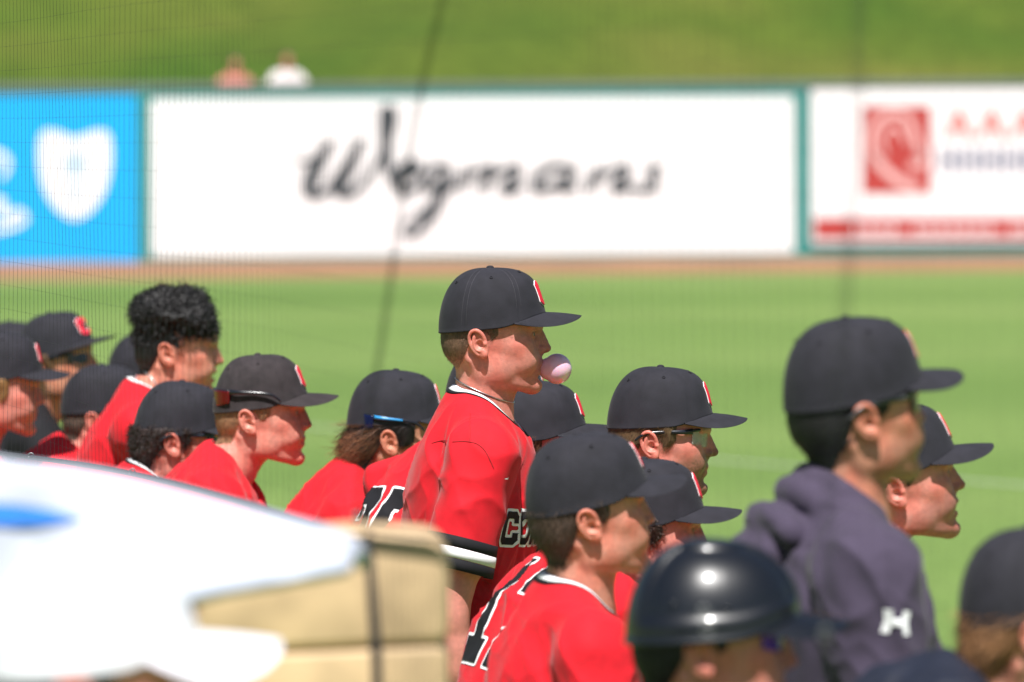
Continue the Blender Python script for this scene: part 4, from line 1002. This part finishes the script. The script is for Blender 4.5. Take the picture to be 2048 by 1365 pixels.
person(dict(label='player almost hidden at the far left edge, only his cap crown showing', px=(10, 748), D=15.6, head=(0, 0, 0), neckbase=(-40, 0, -115), torso=(0, 20, 0), group=GRP, seed=13, face=dict(tone=T_fair), hair=BR, arm=LEAN, th=9, arms=()))
person(dict(label='player with cropped grey-brown hair seen from behind, left of the curly-haired one', px=(190, 849), D=13.6, head=(8, 2, 0), neckbase=(-50, 0, -84), torso=(6, 30, 0), group=GRP, seed=14,
    face=dict(tone=T_pink), hair=srgb(92, 78, 68), hairstyle=dict(t=3, strands=[dict(n=2500, length=6, rise=0.15, width=0.6)]), arm=LEAN, wrinkle=4.5, warp=10, collar=False, capspec=dict(dent=6.0, seed=3)))
person(dict(label='player hidden behind the curly-haired one, only a dark cap showing', px=(279, 776), D=14.8, head=(5, 0, 0), neckbase=(-40, 0, -115), torso=(0, 20, 0), group=GRP, seed=15, face=dict(tone=T_fair), hair=BR, arm=LEAN, th=9, arms=(), capspec=dict(dent=5.0, seed=9)))
person(dict(label='bareheaded player with black curly hair smiling at the left', px=(338, 712), D=13.0, head=(6, 3, 0), neckbase=(-40, 0, -104), torso=(4, 15, 0), group=GRP, seed=16, cap=False, h=2.3,
    face=dict(tone=srgb(204, 140, 120), mouth='open', nose=1.1, ztop=190.0), hair=srgb(26, 24, 25), arm=LEAN, necklace=40, wrinkle=4.5, gaze=0, collar_bands=((0, 14, M_white, 3.0),),
    hairstyle=dict(capped=False, t=3, top=52, tfront=106, crown=29, cz0=36, cz1=104, lump=6.5, lscale=19.0, nape=-48, side=20, burn=12, strands=[dict(n=2600, length=20, width=3.2, curl=9, seg=8, curl_r=6.0, rise=0.55, jit=1.2, keep=lambda c: (c[:, 2] > 25) * 1.0), dict(n=2500, length=6, rise=0.2, width=0.6, keep=lambda c: (c[:, 2] < 40) * 1.0)])))
person(dict(label='player with dark wavy hair at the nape and navy sunglasses under his cap', px=(340, 893), D=12.35, head=(14, 6, 0), neckbase=(-46, 0, -92), torso=(8, 28, 0), group=GRP, seed=17,
    face=dict(tone=T_pink), hair=srgb(48, 36, 34), hairstyle=dict(t=11, nape=-62, burn=-2, side=30, lump=3.5, strands=CURLS), arm=LEAN, wrinkle=4.0, glasses=[dict(lens=M_lens_blue, frame=M_navy)], capspec=dict(dent=5.0, seed=5)))
person(dict(label='blond player in a faded cap with red-lensed sunglasses perched on its back', px=(506, 846), D=11.95, head=(1, -1, 0), neckbase=(-50, 0, -96), torso=(0, 22, 0), group=GRP, seed=18, h=2.2, th=6,
    face=dict(tone=T_fair, nose=0.7, jaw=0.96, chin=-1.0), hair=srgb(150, 112, 82), hairstyle=dict(t=3, side=40, strands=[dict(n=4500, length=6, rise=0.12, width=0.5)]), cap_mat=M_cap2, arm=((0.55, 0.22, -0.75), (0.8, -0.5, 0.1)), wrinkle=5.0, warp=10, collar=False,
    capspec=dict(dent=4.0, seed=6), glasses=[dict(lens=M_lens_red, xf=back_glasses, z=22, hgt=34)]))
person(dict(label='player with a brown mullet and blue-armed sunglasses on the back of his cap', px=(776, 888), D=11.9, head=(10, 4, 0), neckbase=(-60, 0, -90), torso=(10, 25, 0), group=GRP, seed=19, h=2.2, th=6,
    face=dict(tone=T_tan), hair=srgb(38, 31, 30), tips=srgb(150, 96, 62), cap_off=(-6, 0, 12),
    hairstyle=dict(t=9, nape=-58, burn=0, side=44, strands=[dict(n=3600, length=48, width=1.1, seg=4, rise=0.3, jit=0.25, tip=0.75, dir=lambda O, N, r: np.tile(np.array([-1.0, 0, -0.62]), (len(O), 1)), keep=lambda c: (c[:, 0] < -15) * 1.0),
        dict(n=2500, length=18, width=0.9, seg=3, rise=0.15, dir=lambda O, N, r: np.tile(np.array([-0.8, 0, -0.7]), (len(O), 1)), keep=lambda c: (c[:, 0] > -30) * 1.0)]),
    arm=((0.6, 0.22, -0.7), (0.8, -0.5, 0.1)), wrinkle=5.0, collar=False, glasses=[dict(lens=M_lens_blue, xf=back_glasses, z=10, hgt=36, accent=M_cyan)], decals=[NUM('1', o=(0, 30, 0))]))
person(dict(label='stooping player with a black number on his back, head hidden behind the bubble blower', px=(972, 838), D=11.3, head=(14, 2, 0), neckbase=(-56, 10, -92), torso=(34, 28, 0), group=GRP, seed=20, th=6, arms=(),
    face=dict(tone=T_fair), hair=BR, arm=LEAN, wrinkle=5.0, decals=[NUM('25', 96, 200, (0, 0, 20))]))
person(dict(label='player with brown hair right behind the pink bubble, face hidden by a nearer cap', px=(1052, 911), D=10.95, head=(2, 0, 0), neckbase=(-66, 10, -92), torso=(6, 40, 0), group=GRP, seed=21, h=2.2,
    face=dict(tone=T_pink), hair=srgb(92, 64, 44), hairstyle=dict(t=6, nape=-50, burn=2, strands=[dict(n=4000, length=13, rise=0.18, width=0.7, seg=3)]), arm=LEAN))
person(dict(label='bearded player wearing clear wraparound glasses under his black cap', px=(1303, 892), D=10.75, head=(3, 3, 0), neckbase=(-44, 6, -116), torso=(0, 24, 0), group=GRP, seed=22, h=2.0,
    face=dict(tone=T_pink, beard=0.95, nose=1.5, chin=2.0), hair=srgb(100, 78, 52), hairstyle=dict(t=6, nape=-50, burn=2, side=40, strands=[dict(n=4500, length=13, rise=0.15, width=0.6, seg=3)]), arm=LEAN, cap_off=(-3, 0, 7), capspec=dict(dent=3.0, seed=8),
    glasses=[dict(lens=M_lens_clear, frame=M_dkplastic, hgt=36, aw=78)]))
person(dict(label='hunched player in the second row, face in shade under his cap brim', px=(1274, 1084), D=9.8, head=(5, 0, 0), neckbase=(-80, 0, -50), torso=(20, 28, 0), group=GRP, seed=23, th=5.5,
    face=dict(tone=T_pink), hair=srgb(62, 44, 36), hairstyle=dict(t=7, nape=-52, burn=0, side=36, strands=CURLS), arm=LEAN, wrinkle=5.5, decals=[NUM('12', 96, 210, (0, -30, 95))]))
person(dict(label='near player in a red jersey with white-trimmed collar, brown hair, centre right', px=(1160, 1050), D=9.0, head=(18, -7, 0), neckbase=(-2, 10, -128), torso=(10, 9, 0), group=GRP, seed=24, h=2.3, th=5.5,
    face=dict(tone=T_warm, beard=0.15, jaw=1.06, nose=0.9), hair=srgb(70, 54, 44), hairstyle=dict(t=6, nape=-58, burn=4, slope=0.3, strands=[dict(n=4500, length=14, rise=0.12, width=0.8, seg=3)]), arm=((0.25, 0.14, -0.95), (0.9, -0.3, -0.2)), wrinkle=4.5, warp=9,
    decals=[dict(text='CORNELL', w=40, h=62, gap=6, origin=(0, -150, -248), u=(0, 1, 0), v=(0, 0, 1), dir=(-1, 0, 0), cell=3.0)]))
person(dict(label='tall man in a charcoal hooded sweatshirt, black cap and sunglasses at right', px=(1690, 846), D=7.8, head=(27, -5, 0), neckbase=(6, 10, -132), torso=(12, 7, 0), group=GRP, seed=25, h=2.3, th=5.5, hood=True, cloth=M_hood, sleeve=560, arms=(),
    face=dict(tone=T_tan, beard=0.4, jaw=1.08, chin=3.0, nose=1.3), hair=srgb(24, 22, 23), hairstyle=dict(t=4, nape=-62, slope=0.25, side=30, burn=6, strands=[dict(n=3500, length=7, rise=0.12, width=0.6)]), arm=((0.18, 0.14, -0.97), (0.18, 0.14, -0.97)), wrinkle=6.0, warp=12,
    glasses=[dict(lens=M_lens_dark, frame=mat('grey_plastic', srgb(62, 62, 66), rough=0.3))],
    decals=[dict(text='@', w=38, h=32, origin=(-6, 0, -138), u=(1, 0, 0), v=(0, 0, 1), dir=(0, 1, 0), cell=2.0, layers=((0.0, 1.6, M_white, 'sleeve_emblem'),))]))
person(dict(label='player behind the hooded man, in a red jersey with open mouth, looking out', px=(1781, 984), D=9.4, head=(9, -8, 0), neckbase=(-44, 6, -110), torso=(6, 22, 0), group=GRP, seed=26, h=2.2,
    face=dict(tone=T_pink, beard=0.45, mouth='open', nose=1.4, jaw=1.04), hair=DK, arm=LEAN, wrinkle=4.0))
person(dict(label='person in dark catcher gear with long brown hair under a cap, right edge', px=(2054, 1284), D=7.1, cap_pitch=-6, head=(10, 2, 0), neckbase=(-76, 10, -80), torso=(10, 42, 0), group=GRP, seed=27, cloth=M_navy, bands=(), collar=False,
    face=dict(tone=T_warm), hair=srgb(120, 82, 52), tips=srgb(170, 124, 84), hairstyle=dict(t=6, nape=-44, burn=0, side=40, strands=[dict(n=2600, length=26, width=1.4, seg=4, rise=0.25, jit=0.22, tip=0.6, dir=lambda O, N, r: np.tile(np.array([-0.8, 0, -0.75]), (len(O), 1)))]), arm=LEAN, wrinkle=7, warp=14))
person(dict(label='catcher in a glossy dark navy helmet with purple sunglasses, bottom centre', px=(1397, 1311), D=7.05, head=(6, 1, 0), neckbase=(-40, 10, -110), torso=(8, 25, 0), group=GRP, seed=28, helmet=True, cloth=M_black, bands=(), collar=False, arms=(),
    face=dict(tone=T_pink), hair=srgb(16, 15, 17), hairstyle=dict(t=7, nape=-60, burn=4, side=26, strands=[dict(n=2500, length=9, rise=0.12, width=0.8)]), arm=LEAN, glasses=[dict(lens=M_lens_purple, z=24, hgt=34)]))
# the bubble
bub = np.array(at(1114, 738, 10.55)); u_ = np.arange(56) / 56 * 2 * np.pi; v_ = np.linspace(0, np.pi, 31); U_, V_ = np.meshgrid(u_, v_, indexing='ij')
S_ = np.stack([np.cos(V_), np.sin(V_) * np.cos(U_), np.sin(V_) * np.sin(U_)], -1).reshape(-1, 3)
r_ = np.where(S_[:, 0] < -0.7, 1 + (-(S_[:, 0] + 0.7)) * 1.0, 1.0) * (1 + 0.05 * (vnoise(S_, 1.6, 3) - 0.5))
tag(mk_obj('bubble_gum', S_ * np.array([.0268, .0272, .0285]) * r_[:, None], grid_faces(56, 31, True), M_gum), 'pale pink chewing gum bubble blown from the tall player\'s lips', 'bubble').location = bub

# ------------------------------------------------------------------ spectators on the berm
for P in (dict(label='spectator in a pink-red shirt sitting on the berm behind the wall', px=(470, 132), tone=T_tan, cloth=mat('pink_red_shirt', srgb(196, 120, 110), rough=0.85), seed=31),
          dict(label='spectator in a white shirt sitting on the berm behind the wall', px=(574, 124), tone=T_tan, cloth=mat('white_shirt', srgb(226, 216, 216), rough=0.85), seed=32)):
    person(dict(label=P['label'], px=P['px'], D=86.0, head=(-80, 0, 0), neckbase=(0, 0, -150), torso=(-80, -6, 0), ground=1.55, group='spectators on the berm', seed=P['seed'], h=6.0, th=12.0, cap=False, arms=(-1, 1), bands=(), collar=False,
        cloth=P['cloth'], face=dict(tone=P['tone']), hair=srgb(60, 46, 38), hairstyle=dict(capped=False, t=8, top=45, tfront=88, strands=[dict(n=300, length=15, width=3, rise=0.2)]), arm=((0.2, 0.5, -0.85), (0.7, -0.4, -0.5))))

# ------------------------------------------------------------------ spectator in a white cap, close to the camera
M_wcap = mat('white_cap_cloth', srgb(222, 222, 230), rough=0.8, var=0.03)
person(dict(label='spectator in a white cap at lower left, far out of focus', px=(150, 1400), D=5.3, head=(12, 0, 0), neckbase=(-30, 0, -140), torso=(10, 8, 0), seed=33, h=3.2, th=9, cap_mat=M_wcap, arms=(), bands=(), collar=False, eyelets=False,
    cloth=mat('white_tee', srgb(230, 230, 236), rough=0.85), face=dict(tone=T_pink), hair=srgb(50, 40, 36), capspec=dict(brim_len=78.0, arch=42.0, tip=-12.0), arm=((0.2, 0.15, -0.95), (0.9, -0.3, -0.2)), emblem=False))

# ------------------------------------------------------------------ tan padded rail, with a white vinyl cover lying on it
def extruded(name, outline, D, depth, m, parent=None, base=None, bevel=0.02, seg=4):
    """closed outline measured at distance D, given real depth away from the camera"""
    P = np.array([np.array(at(x, y, D)) for x, y in outline]); n = len(P); Q = P + np.array([0, depth, 0]); V = np.concatenate([P, Q]); i = np.arange(n); j = (i + 1) % n
    o = mk_obj(name, V, [np.array([list(range(n))]), np.array([list(range(2 * n - 1, n - 1, -1))]), np.stack([i, i + n, j + n, j], 1)], m, parent, base)
    b = o.modifiers.new('round', 'BEVEL'); b.width = bevel; b.segments = seg; b.limit_method = 'ANGLE'; b.angle_limit = math.radians(35)
    return o
M_tan = mat('tan_vinyl_padding', srgb(196, 168, 130), rough=0.6, var=0.2, vscale=16, bump=0.3, bscale=60)
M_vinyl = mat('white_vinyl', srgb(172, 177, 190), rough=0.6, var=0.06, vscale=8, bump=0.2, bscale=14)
M_bstripe = mat('blue_print', srgb(40, 120, 214), rough=0.5)
RD = 6.15; rb0 = np.array(at(640, 1365, RD)); rb0[2] = 0
rail = thing('padded_rail', 'tan padded railing at lower left, two cushions high, out of focus', 'railing', rb0)
extruded('pad', [(300, 1090), (700, 1062), (860, 1072), (888, 1100), (897, 1160), (897, 1276), (880, 1288), (560, 1303), (300, 1312)], RD, 0.16, M_tan, rail, rb0, 0.022)
extruded('pad', [(300, 1318), (560, 1309), (880, 1294), (895, 1308), (897, 1420), (890, 1520), (300, 1530)], RD, 0.16, M_tan, rail, rb0, 0.022)
for px in (360, 840):
    p = at(px, 1500, RD + 0.08); mb = MB(); mb.tube([(p.x, RD + 0.08, 0.0), (p.x, RD + 0.08, p.z)], 0.03, 14); mb.build('post', mat('grey_steel', srgb(120, 122, 126), rough=0.4, metal=0.8), rail, rb0, True)
M_strap = mat('dark_strap', srgb(44, 42, 44), rough=0.8)
extruded('strap', [(728, 1066), (744, 1068), (752, 1180), (762, 1300), (768, 1500), (748, 1500), (742, 1300), (734, 1180)], RD - 0.012, 0.01, M_strap, rail, rb0, 0.002, 2)
extruded('strap', [(700, 1052), (890, 1078), (892, 1084), (700, 1058)], RD - 0.015, 0.012, M_strap, rail, rb0, 0.002, 2)
for k in range(10):
    x = 756 + k * 14; extruded('mesh_cord', [(x, 1084), (x + 2, 1084), (x + 12, 1500), (x + 10, 1500)], RD - 0.02, 0.002, M_strap, rail, rb0, 0.0004, 1)
cb = np.array(at(300, 1300, 5.75)); cb[2] = 0
cover = thing('vinyl_cover', 'white vinyl cover with a blue stripe lying over the tan railing', 'cover', cb)
top = catmull([(-160, 905), (0, 944), (160, 962), (330, 998), (500, 1043), (640, 1080), (694, 1100), (708, 1124)], 12)
bot = catmull([(-160, 1460), (0, 1460), (150, 1440), (262, 1400), (310, 1290), (380, 1216), (560, 1176), (640, 1162), (696, 1150), (708, 1126)], 12)
def along(C, n):
    L = np.concatenate([[0], np.cumsum(np.linalg.norm(np.diff(C, axis=0), axis=1))]); t = np.linspace(0, L[-1], n); return np.stack([np.interp(t, L, C[:, k]) for k in (0, 1)], 1)
nU, nV = 120, 40; tp = along(top, nU); bo = along(bot, nU); G_ = []
for i in range(nU):
    for j in range(nV + 6):
        if j < 6:                                              # rolls over the top edge, away from the camera
            a = (6 - j) / 6 * math.pi / 2; p = np.array(at(*tp[i], 5.74)) + np.array([0, 0.14 * math.sin(a), -0.02 * (1 - math.cos(a))])
        else:
            v = (j - 6) / (nV - 1); x, y = tp[i] * (1 - v) + bo[i] * v; s_ = x / 120.0; w_ = min(1.0, v * 4)
            d = 0.008 * math.sin(s_ * 1.9 + 2.6 * v) + 0.004 * math.sin(s_ * 4.1 - 5.0 * v + 1.0) + 0.008 * abs(math.sin(3.2 * v + s_ * 0.7)) - 0.008
            p = np.array(at(x, y, 5.74 + d * w_ - 0.09 * v))
        G_.append(p)
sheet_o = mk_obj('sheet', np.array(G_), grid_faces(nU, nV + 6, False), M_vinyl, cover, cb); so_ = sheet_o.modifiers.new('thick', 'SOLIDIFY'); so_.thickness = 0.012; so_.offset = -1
bt_s = bvh_of(G_, grid_faces(nU, nV + 6, False)); S_v = []
for k in range(40):                                            # printed stripe, following the sheet
    x = -130 + k * 7.6; hw_ = 21 * (1 - max(0.0, (x - 20) / 152.0) ** 1.5); yc = 1028 + 0.05 * x
    for q in (-1, -0.33, 0.33, 1):
        d = ray(x, yc + q * hw_).normalized(); hit = bt_s.ray_cast(Vector((0, 0, CAMH)), d); S_v.append(np.array(hit[0]) - np.array(d) * 0.018)
mk_obj('stripe', np.array(S_v), grid_faces(40, 4, False), M_bstripe, cover, cb)
extruded('red_tab', [(368, 1196), (392, 1202), (398, 1228), (376, 1232)], 5.69, 0.003, mat('pink_tab', srgb(232, 130, 150), rough=0.6), cover, cb, 0.0003, 1)

# ------------------------------------------------------------------ safety net, running away from the camera on the left of the players
NA = np.array([-0.99, 11.0, 0.0]); nd_ = unit((0.244, -1.0, 0)); nn_ = np.array([nd_[1], -nd_[0], 0])
def net_pt(px, py):
    d = np.array(ray(px, py)); o = np.array([0, 0, CAMH]); t = ((NA - o) @ nn_) / (d @ nn_); return o + d * t
M_net = mat('black_net_cord', srgb(30, 32, 34), rough=0.8)
M_web = mat('open_net_webbing', srgb(40, 42, 44), rough=0.9, alpha=0.14)
net = thing('safety_net', 'fine black safety netting hanging between camera and players', 'net', NA)
def net_cords():
    rng = np.random.default_rng(7); s0, s1, ms = -1.2, 7.6, 0.046; z0, z1 = 1.28, 2.75; vs = np.arange(s0, s1, ms); zs = np.arange(z0, z1, ms)
    sag = lambda s, z: np.array([0, 0, 0.002 * math.sin(s * 1.7 + z * 2)])
    lean = lambda s, z: 0.012 * (z - 2.0) * math.sin(s * 0.9 + 0.5)
    P = lambda s, z: NA + nd_ * (s + lean(s, z)) + np.array([0, 0, z]) + sag(s, z) + nn_ * 0.01 * math.sin(3 * s + 2 * z) - NA
    for nm, lines in (('upright_cords', [[P(s, z) for z in np.linspace(z0, z1, 9)] for s in vs]), ('level_cords', [[P(s, z) for s in np.linspace(s0, s1, 60)] for z in zs])):
        mb = MB()
        for l in lines: mb.tube(l, 0.00026 if nm == 'upright_cords' else 0.00016, 4, caps=False)
        o = mb.build(nm, M_net, net, None, True); o['kind'] = 'stuff'
net_cords()
for nm, pts, r in (('seam_rope', [(905, -120), (885, 0), (860, 100), (838, 200), (812, 350), (790, 500), (768, 650), (742, 820), (722, 960), (712, 1060)], 0.0085),
                   ('seam_rope', [(1722, -100), (1716, 150), (1704, 400), (1690, 620), (1676, 760), (1660, 1000), (1650, 1270), (1640, 1420)], 0.0065),
                   ('hem_rope', [(-60, 900), (60, 915), (200, 935), (330, 962), (480, 1002), (620, 1046), (712, 1075), (735, 1160), (748, 1260), (752, 1420)], 0.0045)):
    P = np.array([net_pt(x, y) for x, y in catmull(pts, 6)]) - NA; mb = MB(); mb.tube(P, r, 8); mb.build(nm, M_web if nm == 'seam_rope' else M_net, net, None, True)
M_clip = mat('steel_clip', srgb(120, 120, 122), rough=0.45, metal=0.6)
for x, y in ((265, 944), (62, 912), (710, 1030), (1650, 1268), (690, 1062), (1408, 1225), (1415, 1258)):
    c = net_pt(x, y) - NA; a = np.arange(14) / 14 * 2 * np.pi; v, f, t = tube_mesh(c + 0.005 * np.stack([np.cos(a), 0 * a, np.sin(a)], 1), 0.0016, 8, True); mk_obj('clip', v, f, M_clip, net)
